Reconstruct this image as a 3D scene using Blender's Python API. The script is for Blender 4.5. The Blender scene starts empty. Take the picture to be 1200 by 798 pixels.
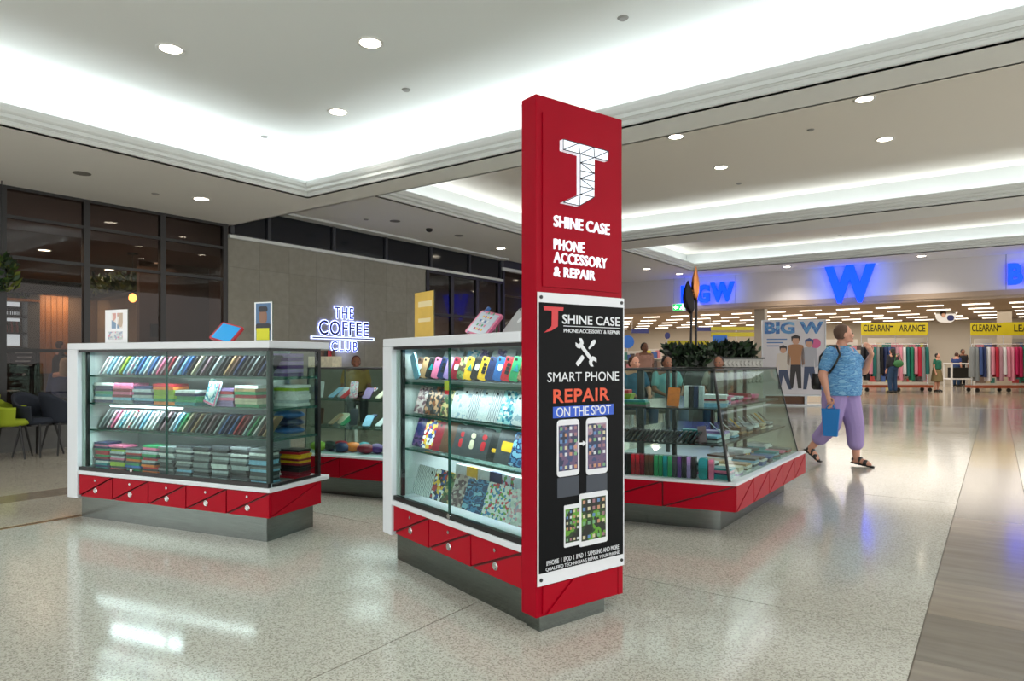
import bpy, math, random
from math import sin, cos, pi, radians, atan2, sqrt
from mathutils import Vector, Matrix
random.seed(7)
SC = bpy.context.scene
COL = SC.collection

# ------------------------------------------------------------------ camera
F, HZ, CU = 790.0, 423.0, 600.0            # focal length (px), horizon row, centre column at 1200x798
YAW = radians(35.72); CY, SY = cos(YAW), sin(YAW)
EYE = 1.2
cam = bpy.data.cameras.new('camera'); camo = bpy.data.objects.new('camera', cam); COL.objects.link(camo)
camo.location = (0, 0, EYE); camo.rotation_euler = (radians(90), 0, YAW)
cam.sensor_width = 36; cam.lens = F / 1200 * 36; cam.shift_y = 24 / 1200; cam.clip_end = 200; cam.clip_start = .05
SC.camera = camo

# ------------------------------------------------------------------ world, exposure
W = bpy.data.worlds.new('world'); SC.world = W; W.use_nodes = True
W.node_tree.nodes['Background'].inputs[0].default_value = (1, .985, .96, 1)
W.node_tree.nodes['Background'].inputs[1].default_value = 1.65
SC.view_settings.view_transform = 'Standard'; SC.view_settings.look = 'None'
SC.view_settings.gamma = 1; SC.view_settings.use_curve_mapping = False
SC.view_settings.exposure = 0.55
SC.cycles.use_denoising = True
SC.cycles.max_bounces = 8; SC.cycles.diffuse_bounces = 3; SC.cycles.glossy_bounces = 4
SC.cycles.transparent_max_bounces = 24; SC.cycles.caustics_reflective = False; SC.cycles.caustics_refractive = False
SC.cycles.sample_clamp_indirect = 6

def area(name, loc, sx, sy, power, color, rot=(0, 0, 0), spread=180):
    l = bpy.data.lights.new(name, 'AREA'); l.shape = 'RECTANGLE'; l.size = sx; l.size_y = sy
    l.energy = power; l.color = color; l.spread = radians(spread)
    o = bpy.data.objects.new(name, l); COL.objects.link(o); o.location = loc; o.rotation_euler = rot
    return o
COVE = (.90, .97, 1.0); WARM = (1, .86, .70); NEUT = (1, .95, .88)
COVE_W = 3.6      # W per metre of cove
def cove(x0, x1, y0, y1, z, k=1.0):        # fluorescent runs lying in the trough, facing up
    for (cx, cy, lx, ly) in (((x0 + x1) / 2, y1 + .17, x1 - x0, .1), ((x0 + x1) / 2, y0 - .17, x1 - x0, .1),
                             (x0 - .17, (y0 + y1) / 2, .1, y1 - y0), (x1 + .17, (y0 + y1) / 2, .1, y1 - y0)):
        area('cove_light', (cx, cy, z), lx, ly, COVE_W * k * max(lx, ly), COVE, (pi, 0, 0))
COFFERS = [(-7.92, 4.2, -3.0, 6.06, 3.50, 4.15), (-8.2, 4.2, 6.95, 13.7, 3.87, 4.45), (-7.35, 4.2, 14.7, 19.4, 3.87, 4.42)]
for i, (x0, x1, y0, y1, zs, zu) in enumerate(COFFERS):
    cove(x0, x1, y0, y1, zs + .10, (1, .62, .5)[i])
# store interior and cafe interior general light (their own ceiling luminaires)
area('store_light', (-9, 31, 3.24), 22, 18, 1500, (1, .93, .83))
area('cafe_light', (-15, 4.5, 3.02), 7, 5, 95, (1, .75, .52))

# ------------------------------------------------------------------ placing helpers
def c2w(x, y, z=0.0): return Vector((CY * x - SY * y, SY * x + CY * y, z))
def at(u, v, z=0.0):                       # point of the horizontal plane z seen at (u, v)
    y = F * (EYE - z) / (v - HZ); return c2w((u - CU) / F * y, y, z)
def onX(u, X, v=None):                     # point of the wall plane X = const
    k = (u - CU) / F; y = X / (CY * k - SY); p = c2w(k * y, y)
    p.z = EYE - (v - HZ) * y / F if v is not None else 0; return p
def onY(u, Y, v=None):
    k = (u - CU) / F; y = Y / (SY * k + CY); p = c2w(k * y, y)
    p.z = EYE - (v - HZ) * y / F if v is not None else 0; return p
def dep(u, y, v=None):                     # point at camera depth y
    p = c2w((u - CU) / F * y, y); p.z = EYE - (v - HZ) * y / F if v is not None else 0; return p

# ------------------------------------------------------------------ materials
def lin(c):
    def f(x):
        x /= 255.0
        return x / 12.92 if x <= .04045 else ((x + .055) / 1.055) ** 2.4
    return (f(c[0]), f(c[1]), f(c[2]), 1)
MC = {}
def mat(name, c, rough=.5, metal=0.0, emit=0.0, ecol=None, coat=0.0, spec=.5, noise=None, bump=None):
    if name in MC: return MC[name]
    m = bpy.data.materials.new(name); m.use_nodes = True; N = m.node_tree.nodes; L = m.node_tree.links
    b = N['Principled BSDF']; b.inputs['Base Color'].default_value = lin(c)
    b.inputs['Roughness'].default_value = rough; b.inputs['Metallic'].default_value = metal
    b.inputs['Coat Weight'].default_value = coat; b.inputs['Specular IOR Level'].default_value = spec
    if emit: b.inputs['Emission Color'].default_value = lin(ecol or c); b.inputs['Emission Strength'].default_value = emit
    tc = None
    if noise or bump:
        tc = N.new('ShaderNodeTexCoord')
    if noise:                              # (scale, amount, stretch)
        sc, am, st = noise
        mp = N.new('ShaderNodeMapping'); mp.inputs['Scale'].default_value = st
        nz = N.new('ShaderNodeTexNoise'); nz.inputs['Scale'].default_value = sc; nz.inputs['Detail'].default_value = 4
        rp = N.new('ShaderNodeMapRange'); rp.inputs['From Min'].default_value = .3; rp.inputs['From Max'].default_value = .7
        rp.inputs['To Min'].default_value = 1 - am; rp.inputs['To Max'].default_value = 1 + am
        mx = N.new('ShaderNodeMix'); mx.data_type = 'RGBA'; mx.blend_type = 'MULTIPLY'; mx.inputs['Factor'].default_value = 1
        mx.inputs['A'].default_value = lin(c)
        L.new(tc.outputs['Object'], mp.inputs[0]); L.new(mp.outputs[0], nz.inputs['Vector']); L.new(nz.outputs['Fac'], rp.inputs['Value'])
        L.new(rp.outputs[0], mx.inputs['B']); L.new(mx.outputs['Result'], b.inputs['Base Color'])
    if bump:
        nz = N.new('ShaderNodeTexNoise'); nz.inputs['Scale'].default_value = bump[0]
        bp = N.new('ShaderNodeBump'); bp.inputs['Strength'].default_value = bump[1]; bp.inputs['Distance'].default_value = .01
        L.new(tc.outputs['Object'], nz.inputs['Vector']); L.new(nz.outputs['Fac'], bp.inputs['Height']); L.new(bp.outputs[0], b.inputs['Normal'])
    MC[name] = m; return m
def pattern(name, cols, scale=30, kind='voronoi', rough=.3):
    if name in MC: return MC[name]
    m = bpy.data.materials.new(name); m.use_nodes = True; N = m.node_tree.nodes; L = m.node_tree.links
    b = N['Principled BSDF']; b.inputs['Roughness'].default_value = rough
    tc = N.new('ShaderNodeTexCoord'); rp = N.new('ShaderNodeValToRGB'); rp.color_ramp.interpolation = 'CONSTANT'
    e = rp.color_ramp.elements
    while len(e) > 1: e.remove(e[-1])
    e[0].position = 0; e[0].color = lin(cols[0])
    for i, c in enumerate(cols[1:]):
        x = e.new((i + 1) / len(cols)); x.color = lin(c)
    if kind == 'voronoi':
        t = N.new('ShaderNodeTexVoronoi'); t.inputs['Scale'].default_value = scale
        sp = N.new('ShaderNodeSeparateColor'); L.new(t.outputs['Color'], sp.inputs[0]); src = sp.outputs[0]
    elif kind == 'noise':
        t = N.new('ShaderNodeTexNoise'); t.inputs['Scale'].default_value = scale; t.inputs['Detail'].default_value = 3
        mr = N.new('ShaderNodeMapRange'); mr.inputs['From Min'].default_value = .33; mr.inputs['From Max'].default_value = .67
        L.new(t.outputs['Fac'], mr.inputs['Value']); src = mr.outputs[0]
    else:
        t = N.new('ShaderNodeTexWave'); t.inputs['Scale'].default_value = scale; t.inputs['Distortion'].default_value = 6
        src = t.outputs['Fac']
    oi = N.new('ShaderNodeObjectInfo'); vm = N.new('ShaderNodeVectorMath'); vm.operation = 'MULTIPLY_ADD'; vm.inputs[1].default_value = (1, 1, 1)
    cb = N.new('ShaderNodeCombineXYZ'); mu = N.new('ShaderNodeMath'); mu.operation = 'MULTIPLY'; mu.inputs[1].default_value = 7.0
    L.new(oi.outputs['Random'], mu.inputs[0]); L.new(mu.outputs[0], cb.inputs[0]); L.new(mu.outputs[0], cb.inputs[2])
    L.new(tc.outputs['Object'], vm.inputs[0]); L.new(cb.outputs[0], vm.inputs[2])
    L.new(vm.outputs[0], t.inputs['Vector']); L.new(src, rp.inputs[0]); L.new(rp.outputs[0], b.inputs['Base Color'])
    MC[name] = m; return m
def glass(name, tint=(235, 245, 240), refl=1.0, ior=1.5):
    if name in MC: return MC[name]
    m = bpy.data.materials.new(name); m.use_nodes = True; N = m.node_tree.nodes; L = m.node_tree.links
    N.remove(N['Principled BSDF']); out = N['Material Output']
    t = N.new('ShaderNodeBsdfTransparent'); t.inputs[0].default_value = lin(tint)
    g = N.new('ShaderNodeBsdfGlossy'); g.inputs['Roughness'].default_value = .01
    fr = N.new('ShaderNodeLayerWeight'); fr.inputs[0].default_value = .5
    pw = N.new('ShaderNodeMath'); pw.operation = 'POWER'; pw.inputs[1].default_value = 4.2
    sc = N.new('ShaderNodeMath'); sc.operation = 'MULTIPLY_ADD'; sc.inputs[1].default_value = .92; sc.inputs[2].default_value = .035
    L.new(fr.outputs['Facing'], pw.inputs[0]); L.new(pw.outputs[0], sc.inputs[0])
    ml = N.new('ShaderNodeMath'); ml.operation = 'MULTIPLY'; ml.inputs[1].default_value = refl; ml.use_clamp = True
    mx = N.new('ShaderNodeMixShader'); L.new(sc.outputs[0], ml.inputs[0]); L.new(ml.outputs[0], mx.inputs[0])
    L.new(t.outputs[0], mx.inputs[1]); L.new(g.outputs[0], mx.inputs[2]); L.new(mx.outputs[0], out.inputs[0])
    MC[name] = m; return m

RED = mat('red_laminate', (162, 4, 30), .32, spec=.15)
REDP = mat('red_painted_pillar', (156, 3, 30), .45, spec=.1, noise=(3, .05, (1, 1, 1)))
REDD = mat('dark_red_groove', (95, 8, 18), .4)
WHT = mat('white_laminate', (214, 220, 226), .3)
WHT2 = mat('white_print', (240, 242, 245), .4)
STEEL = mat('brushed_steel', (122, 130, 127), .18, 1.0, noise=(6, .12, (1, 1, 20)))
CHROME = mat('chrome', (205, 205, 205), .12, 1.0)
BLACK = mat('black_frame', (14, 16, 17), .35)
DARKM = mat('charcoal_metal', (38, 38, 40), .45)
BPRINT = mat('black_banner_print', (7, 9, 12), .5, spec=.12)
GREYIN = mat('grey_lining', (180, 186, 186), .5)
CEIL = mat('ceiling_plaster', (240, 240, 236), .9)
MOULD = mat('moulding_plaster', (216, 220, 218), .85)
GL = glass('display_glass', (234, 244, 240), .5)
GLEDGE = mat('green_glass_edge', (32, 78, 70), .1)
GLS = glass('glass_shelf', (212, 234, 228), .6)
GLD = glass('shopfront_glass', (205, 200, 198), .55)

# ------------------------------------------------------------------ mesh helpers
class MB:
    def __init__(s): s.v = []; s.f = []; s.m = []; s.sm = []
    def add(s, vs, fs, mi=0, smooth=False, M=None):
        n = len(s.v)
        s.v += [tuple(M @ Vector(p)) for p in vs] if M is not None else [tuple(p) for p in vs]
        s.f += [tuple(n + i for i in f) for f in fs]; s.m += [mi] * len(fs); s.sm += [smooth] * len(fs)
        return s
    def box(s, x0, x1, y0, y1, z0, z1, mi=0, M=None):
        if x0 > x1: x0, x1 = x1, x0
        if y0 > y1: y0, y1 = y1, y0
        if z0 > z1: z0, z1 = z1, z0
        vs = [(x, y, z) for z in (z0, z1) for (x, y) in ((x0, y0), (x1, y0), (x1, y1), (x0, y1))]
        return s.add(vs, [(3, 2, 1, 0), (4, 5, 6, 7), (0, 1, 5, 4), (1, 2, 6, 5), (2, 3, 7, 6), (3, 0, 4, 7)], mi, M=M)
    def hexa(s, b, t, mi=0):               # two quads (or polygons) lofted
        n = len(b); vs = list(b) + list(t)
        fs = [tuple(reversed(range(n))), tuple(range(n, 2 * n))] + [(i, (i + 1) % n, n + (i + 1) % n, n + i) for i in range(n)]
        return s.add(vs, fs, mi)
    def prism(s, poly, z0, z1, mi=0):
        return s.hexa([(x, y, z0) for x, y in poly], [(x, y, z1) for x, y in poly], mi)
    def plate(s, poly, y0, y1, mi=0, smooth=False):      # polygon in x,z, extruded along y
        n = len(poly)
        vs = [(x, y0, z) for x, z in poly] + [(x, y1, z) for x, z in poly]
        return s.add(vs, [tuple(range(n)), tuple(reversed(range(n, 2 * n)))] + [(i, n + i, n + (i + 1) % n, (i + 1) % n) for i in range(n)], mi, smooth)
    def cyl(s, p0, p1, r0, r1=None, n=12, mi=0, smooth=True, cap=True, sy=1.0):
        r1 = r0 if r1 is None else r1
        p0, p1 = Vector(p0), Vector(p1); d = (p1 - p0).normalized()
        a = Vector((0, 0, 1)) if abs(d.z) < .9 else Vector((1, 0, 0))
        e1 = d.cross(a).normalized(); e2 = d.cross(e1)
        vs = []
        for p, r in ((p0, r0), (p1, r1)):
            for i in range(n):
                t = 2 * pi * i / n; vs.append(p + e1 * (r * cos(t)) + e2 * (r * sy * sin(t)))
        s.add(vs, [(i, n + i, n + (i + 1) % n, (i + 1) % n) for i in range(n)], mi, smooth)
        if cap: s.add(vs, [tuple(range(n)), tuple(reversed(range(n, 2 * n)))], mi)
        return s
    def tube(s, pts, r, n=8, mi=0):
        for a, b in zip(pts[:-1], pts[1:]): s.cyl(a, b, r, n=n, mi=mi)
        return s
    def ell(s, c, rx, ry, rz, mi=0, nu=16, nv=10, M=None):
        vs = [(c[0], c[1], c[2] - rz)]; fs = []
        for j in range(1, nv):
            ph = -pi / 2 + pi * j / nv
            for i in range(nu):
                t = 2 * pi * i / nu
                vs.append((c[0] + rx * cos(ph) * cos(t), c[1] + ry * cos(ph) * sin(t), c[2] + rz * sin(ph)))
        vs.append((c[0], c[1], c[2] + rz)); top = len(vs) - 1
        for i in range(nu):
            fs.append((0, 1 + (i + 1) % nu, 1 + i)); b = 1 + (nv - 2) * nu
            fs.append((top, b + i, b + (i + 1) % nu))
        for j in range(nv - 2):
            for i in range(nu):
                a = 1 + j * nu; fs.append((a + i, a + (i + 1) % nu, a + nu + (i + 1) % nu, a + nu + i))
        return s.add(vs, fs, mi, True, M)
    def rings(s, R, mi=0, smooth=True, closed=True, cap=True):   # R: list of rings of equal length
        n = len(R[0]); vs = [p for r in R for p in r]; fs = []
        for j in range(len(R) - 1):
            for i in range(n if closed else n - 1):
                a = j * n; fs.append((a + i, a + (i + 1) % n, a + n + (i + 1) % n, a + n + i))
        s.add(vs, fs, mi, smooth)
        if cap: s.add(vs, [tuple(reversed(range(n))), tuple(range(len(vs) - n, len(vs)))], mi)
        return s
    def mesh(s, name, mats):
        me = bpy.data.meshes.new(name); me.from_pydata(s.v, [], s.f)
        for m in (mats if isinstance(mats, (list, tuple)) else [mats]): me.materials.append(m)
        me.polygons.foreach_set('material_index', s.m); me.polygons.foreach_set('use_smooth', s.sm)
        me.update(); return me
    def build(s, name, mats, parent=None, loc=None, rz=None, bevel=0):
        o = bpy.data.objects.new(name, s.mesh(name, mats)); COL.objects.link(o)
        if parent: o.parent = parent
        if loc is not None: o.location = loc
        if rz is not None: o.rotation_euler = (0, 0, rz)
        if bevel:
            b = o.modifiers.new('bevel', 'BEVEL'); b.width = bevel; b.segments = 2; b.limit_method = 'ANGLE'
        return o
def tag(o, label, cat, group=None, kind=None):
    for a, b in ((' from the bottom of the ', ' up in the '), (' on the ', ', '), (' of the ', ', '), (' from the left', ' from left'), (' from the right', ' from right'), ('the ', ''), ('at ', '')):
        if len(label.split()) > 16: label = label.replace(a, b)
    o['label'] = label; o['category'] = cat
    if group: o['group'] = group
    if kind: o['kind'] = kind
    return o
def thing(name, label, cat, loc=(0, 0, 0), rz=0, group=None):
    o = bpy.data.objects.new(name, None); COL.objects.link(o); o.location = loc; o.rotation_euler = (0, 0, rz)
    o.empty_display_size = .1
    return tag(o, label, cat, group)
def struct(name, mb, m, parent=None, **k):
    o = mb.build(name, m, parent, **k)
    if parent is None: o['kind'] = 'structure'
    return o
def inst(name, me, m=None, parent=None, loc=(0, 0, 0), rot=(0, 0, 0), scale=None):
    o = bpy.data.objects.new(name, me); COL.objects.link(o)
    if parent: o.parent = parent
    o.location = loc; o.rotation_euler = rot
    if scale: o.scale = scale
    if m: o.material_slots[0].link = 'OBJECT'; o.material_slots[0].material = m
    return o
ORD = ['first', 'second', 'third', 'fourth', 'fifth', 'sixth', 'seventh', 'eighth', 'ninth', 'tenth', 'eleventh', 'twelfth', 'thirteenth',
       'fourteenth', 'fifteenth', 'sixteenth', 'seventeenth', 'eighteenth', 'nineteenth', 'twentieth', 'twenty-first', 'twenty-second',
       'twenty-third', 'twenty-fourth', 'twenty-fifth', 'twenty-sixth', 'twenty-seventh', 'twenty-eighth', 'twenty-ninth', 'thirtieth']
def rrect(w, h, r, n=4, cx=0, cz=0):
    P = []
    for (sx, sz, a0) in ((1, -1, -90), (1, 1, 0), (-1, 1, 90), (-1, -1, 180)):
        for i in range(n + 1):
            a = radians(a0 + 90 * i / n); P.append((cx + sx * (w / 2 - r) + r * cos(a), cz + sz * (h / 2 - r) + r * sin(a)))
    return P

# ------------------------------------------------------------------ lettering (built-in font, evaluated once)
TX = {}
def prep_texts(lst):
    os_ = []
    for key, bold, sp in lst:
        c = bpy.data.curves.new('t', 'FONT'); c.body = key; c.size = 1; c.offset = bold; c.space_character = sp
        c.resolution_u = 3; o = bpy.data.objects.new('t', c); COL.objects.link(o); os_.append((key, bold, o, c))
    bpy.context.view_layer.update(); dg = bpy.context.evaluated_depsgraph_get()
    for key, bold, o, c in os_:
        me = o.evaluated_get(dg).to_mesh(); vs = [v.co.copy() for v in me.vertices]; fs = [tuple(p.vertices) for p in me.polygons]
        x0 = min(v.x for v in vs); x1 = max(v.x for v in vs); y0 = min(v.y for v in vs); y1 = max(v.y for v in vs)
        TX[key] = ([((v.x - x0) / (x1 - x0), (v.y - y0) / (y1 - y0)) for v in vs], fs)
    for key, bold, o, c in os_:
        bpy.data.objects.remove(o); bpy.data.curves.remove(c)
def letters(mb, s, x0, x1, z0, z1, y, th=.002, mi=0):    # text in the x,z plane facing -y, sides closed
    vs, fs = TX[s]; n = len(vs)
    A = [(x0 + a * (x1 - x0), y - th, z0 + b * (z1 - z0)) for a, b in vs]
    B = [(p[0], y, p[2]) for p in A]
    E = {}
    for f in fs:
        for i in range(len(f)):
            a, b = f[i], f[(i + 1) % len(f)]; E[(a, b)] = 1
    side = [(b, a, n + a, n + b) for (a, b) in E if (b, a) not in E]
    mb.add(A + B, list(fs) + side, mi); return mb
prep_texts([('SHINE CASE', .014, 1), ('PHONE', .012, 1.05), ('ACCESSORY', .012, 1.05), ('& REPAIR', .012, 1.05), ('PHONE ACCESSORY & REPAIR', .01, .95),
            ('SMART PHONE', 0, 1), ('REPAIR', .02, 1.08), ('ON THE SPOT', .004, .95),
            ('IPHONE  I  IPOD  I  IPAD  I  SAMSUNG AND MORE', 0, 1), ('QUALIFIED TECHNICIANS REPAIR YOUR PHONE', 0, 1),
            ('THE', .008, 1.2), ('COFFEE', .014, 1.1), ('CLUB', .008, 1.2), ('B', .05, 1), ('I', .05, 1), ('G', .05, 1), ('W', .05, 1),
            ('BIG W', .05, 1), ('CLEARAN', .012, 1), ('ARANCE', .012, 1), ('LEAR', .012, 1), ('CE', .012, 1), ('Toys', .01, 1)])

# ================================================================== STRUCTURE
# ---- floor: terrazzo slabs with joints, marble stripe
def terrazzo(name, base, spk):
    m = mat(name, base, .13, spec=.36)
    N = m.node_tree.nodes; L = m.node_tree.links; b = N['Principled BSDF']
    tc = N.new('ShaderNodeTexCoord'); v = N.new('ShaderNodeTexVoronoi'); v.inputs['Scale'].default_value = 170
    sp = N.new('ShaderNodeSeparateColor'); r = N.new('ShaderNodeValToRGB'); r.color_ramp.interpolation = 'LINEAR'
    e = r.color_ramp.elements; e[0].position = 0; e[0].color = lin(spk); e[1].position = .45; e[1].color = lin(base)
    x = e.new(.9); x.color = lin([min(255, c * 1.06) for c in base])
    n = N.new('ShaderNodeTexNoise'); n.inputs['Scale'].default_value = 1.3; n.inputs['Detail'].default_value = 3
    mr = N.new('ShaderNodeMapRange'); mr.inputs['To Min'].default_value = .92; mr.inputs['To Max'].default_value = 1.06
    mx = N.new('ShaderNodeMix'); mx.data_type = 'RGBA'; mx.blend_type = 'MULTIPLY'; mx.inputs['Factor'].default_value = 1
    L.new(tc.outputs['Object'], v.inputs['Vector']); L.new(tc.outputs['Object'], n.inputs['Vector'])
    L.new(v.outputs['Color'], sp.inputs[0]); L.new(sp.outputs[0], r.inputs[0]); L.new(n.outputs['Fac'], mr.inputs['Value'])
    L.new(r.outputs[0], mx.inputs['A']); L.new(mr.outputs[0], mx.inputs['B']); L.new(mx.outputs['Result'], b.inputs['Base Color'])
    rr = N.new('ShaderNodeMapRange'); rr.inputs['To Min'].default_value = .07; rr.inputs['To Max'].default_value = .16
    L.new(n.outputs['Fac'], rr.inputs['Value']); L.new(rr.outputs[0], b.inputs['Roughness'])
    return m
TERR = terrazzo('terrazzo_pale', (180, 180, 170), (138, 136, 126))
TERR2 = terrazzo('terrazzo_beige', (170, 165, 152), (136, 128, 112))
GROUT = mat('grout', (105, 98, 88), .8)
MARB = [mat('marble_%s' % n, c, .14, noise=(2.2, .16, (1, 7, 1))) for n, c in
        (('grey', (124, 115, 103)), ('taupe', (133, 122, 108)), ('honey', (146, 122, 72)), ('ash', (117, 110, 100)))]
BRN = mat('brown_inlay', (118, 92, 62), .2, noise=(5, .15, (1, 1, 1)))
fl = struct('floor', MB().box(-24, 9, -6, 44, -.12, -.003), GROUT)
YS = [-6, -3.27, .08, 3.43, 6.78, 10.13, 13.48, 16.83, 20.78]
XS = [(-10.6, -7.17, TERR2), (-6.79, -5.82, TERR2), (-5.75, -2.1, TERR), (-2.1, -.27, TERR), (.20, 3.9, TERR), (3.9, 7.6, TERR)]
g = .0035
for (a, b, m) in XS:
    for y0, y1 in zip(YS[:-1], YS[1:]):
        MB().box(a + g, b - g, y0 + g, y1 - g, -.01, 0).build('floor_slab', m, fl)
for y0, y1 in zip(YS[:-1], YS[1:]):
    MB().box(-7.17 + g, -6.79 - g, y0 + g, y1 - g, -.01, 0).build('floor_inlay', MARB[1], fl)
    MB().box(-5.81, -5.76, y0, y1, -.01, 0).build('floor_inlay', BRN, fl)
y = -6.0; i = 0
while y < 20.7:
    y1 = min(y + .61, 20.78)
    mm = MARB[2] if 9.2 < y < 11.8 else MARB[(i * 7 + i // 3) % 2 if i % 5 else 3]
    MB().box(-.27 + .001, .20 - .001, y + .001, y1 - .001, -.01, 0).build('marble_tile', mm, fl); y = y1; i += 1
MB().box(-10.6, 7.6, 20.80, 20.98, -.01, .001).build('threshold_strip', mat('threshold', (58, 52, 48), .35), fl)
MB().box(-24, 4, 21.0, 43, -.01, 0).build('store_floor', mat('store_vinyl', (150, 138, 122), .12), fl)
MB().box(-22, -10.62, -2, 14, -.01, 0).build('cafe_floor', mat('cafe_floor', (92, 76, 62), .35), fl)

# ---- ceiling
cl = MB()
def sheet(x0, x1, y0, y1, z, hole=None, t=.03):
    if hole:
        a, b, c, d = hole
        sheet(x0, a, y0, y1, z); sheet(b, x1, y0, y1, z); sheet(a, b, y0, c, z); sheet(a, b, d, y1, z)
    elif x1 > x0 and y1 > y0: cl.box(x0, x1, y0, y1, z, z + t)
sheet(-10.64, 6, -6, 6.53, 3.50, COFFERS[0][:4])
sheet(-10.64, 6, 6.53, 14.3, 3.87, COFFERS[1][:4])
sheet(-10.64, 6, 14.3, 21.2, 3.87, COFFERS[2][:4])
cl.box(-10.64, 6, 6.50, 6.53, 3.50, 3.90)
struct('ceiling', cl, CEIL)
prof = [(0, 0), (.0, .018), (.014, .022), (.022, .034), (.026, .05), (.03, .052), (.03, .064), (.044, .07), (.056, .084), (.062, .104), (.066, .106), (.066, .118),
        (.08, .124), (.094, .14), (.10, .16), (.104, .17), (.104, .205), (.07, .205), (.07, .08), (-.30, .08), (-.30, None)]
for i, (x0, x1, y0, y1, zs, zu) in enumerate(COFFERS):
    R = []
    for d, h in prof:
        z = zu if h is None else zs + h
        R.append([(x0 + d, y0 + d, z), (x1 - d, y0 + d, z), (x1 - d, y1 - d, z), (x0 + d, y1 - d, z)])
    struct('trim_%d' % (i + 1), MB().rings(R, smooth=False, cap=False), MOULD)
    c = MB().box(x0 - .32, x1 + .32, y0 - .32, y1 + .32, zu, zu + .03)
    struct('ceiling', c, mat('coffer_plaster', (238, 242, 240), .9) if i == 0 else mat('coffer_plaster_warm', (240, 234, 224), .9))
# cornice where the bulkhead glazing meets the ceiling
struct('trim_4', MB().box(-10.64, -10.34, 6.54, 14.25, 3.83, 3.868), MOULD)
# downlights
DISC = mat('lamp_diffuser', (255, 244, 225), emit=14.0, ecol=(255, 240, 215)); RIMM = mat('downlight_rim', (225, 225, 220), .5)
rim_me = MB().rings([[(r * cos(2 * pi * k / 20), r * sin(2 * pi * k / 20), z) for k in range(20)] for r, z in ((.125, 0), (.125, -.008), (.10, -.008), (.095, .0))], cap=False).mesh('rim', RIMM)
dis_me = MB().cyl((0, 0, -.004), (0, 0, .0), .096, n=20).mesh('diffuser', DISC)
def downlight(p, label, watt=30, warm=NEUT, s=1.0):
    t = thing('downlight', label, 'ceiling light', p, 0, 'round recessed downlights'); t.scale = (s, s, 1)
    inst('rim', rim_me, parent=t); inst('diffuser', dis_me, parent=t)
    l = bpy.data.lights.new('downlight_lamp', 'SPOT'); l.energy = watt; l.color = warm; l.spot_size = radians(130); l.spot_blend = .8; l.shadow_soft_size = .05
    o = bpy.data.objects.new('downlight_lamp', l); COL.objects.link(o); o.location = (p[0], p[1], p[2] - .03)
DL = [(200, 57, 4.15, 'bright round downlight at the left of the near coffer ceiling'),
      (434, 50, 4.15, 'bright round downlight nearest the top edge, above the shelf counter gap'),
      (396, 131, 4.15, 'bright round downlight nearest the corner of the near coffer'),
      (236, 233, 3.50, 'warm downlight in the low soffit over the cafe glazing'),
      (792, 160, 4.45, 'small downlight just right of the tall red pillar top'),
      (845, 196, 4.45, 'downlight lowest in the second coffer, above the copper leaf'),
      (1037, 163, 4.45, 'downlight in the second coffer, above the giant blue letter'),
      (1013, 116, 4.45, 'downlight in the second coffer nearest the white beam'),
      (587, 291, 3.87, 'warm downlight left of the red pillar over the far glazing'),
      (758, 315, 3.87, 'tiny downlight right of the pillar before the store fascia'),
      (796, 321, 3.87, 'tiny downlight left of the copper leaf tip'),
      (922, 312.5, 3.87, 'tiny downlight above the store fascia between blue letters'),
      (1080, 300, 3.87, 'tiny downlight above the store fascia right of the giant letter')]
for u, v, z, lb in DL: downlight(at(u, v, z - .0), lb, 66 if z > 3.6 else 46)
for x, y, z, lb in ((-5.2, -.6, 4.15, 'behind the viewer on the left'), (-2.2, -1.2, 4.15, 'behind the viewer, second'), (.8, .6, 4.15, 'overhead right of the viewer'),
                    (1.2, 3.6, 4.15, 'out of view to the right of the pillar'), (.9, 10.5, 4.45, 'out of view in the second coffer')):
    downlight(Vector((x, y, z)), 'added round downlight ' + lb, 75)  # extra unseen downlights, added only to light the hall
# detectors, sprinklers, speaker grilles, vents
det = MB().cyl((0, 0, -.014), (0, 0, 0), .035, .05, n=14).mesh('detector', mat('detector_grey', (150, 150, 146), .6))
grl = MB().cyl((0, 0, -.006), (0, 0, 0), .10, n=18).mesh('speaker_grille', mat('grille_grey', (128, 126, 120), .7))
domeb = MB().ell((0, 0, -.02), .07, .07, .05).mesh('camera_dome', mat('dome_dark', (25, 25, 28), .1))
for u, v, z, me, nm, lb, ct in ((476, 105, 4.15, det, 'smoke_detector', 'small round smoke detector in near coffer centre', 'detector'),
        (310, 160, 4.15, det, 'smoke_detector', 'small round smoke detector near the left cove of the near coffer', 'detector'),
        (730, 21, 4.15, det, 'smoke_detector', 'small round smoke detector above the red pillar', 'detector'),
        (96, 203, 3.50, grl, 'ceiling_speaker', 'flat round ceiling speaker grille in the low soffit at left', 'speaker'),
        (182, 227, 3.50, det, 'sprinkler', 'small sprinkler beside the soffit downlight at left', 'sprinkler'),
        (463, 259, 3.87, grl, 'ceiling_speaker', 'flat round speaker grille over the dark clerestory', 'speaker'),
        (538, 276, 3.87, grl, 'ceiling_speaker', 'flat round speaker grille nearest the far downlight', 'speaker'),
        (503, 268, 3.87, domeb, 'security_camera', 'dark dome security camera over the grey wall', 'camera'),
        (429, 257, 3.87, det, 'sprinkler', 'small sprinkler over the clerestory corner', 'sprinkler'),
        (950, 152, 4.45, det, 'smoke_detector', 'small detector in the second coffer near the beam', 'detector'),
        (984, 276, 4.42, det, 'smoke_detector', 'small detector hanging under the third coffer', 'detector'),
        (866, 215, 4.45, det, 'sprinkler', 'small sprinkler in the second coffer above the leaf', 'sprinkler')):
    tag(inst(nm, me, loc=at(u, v, z)), lb, ct)
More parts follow.
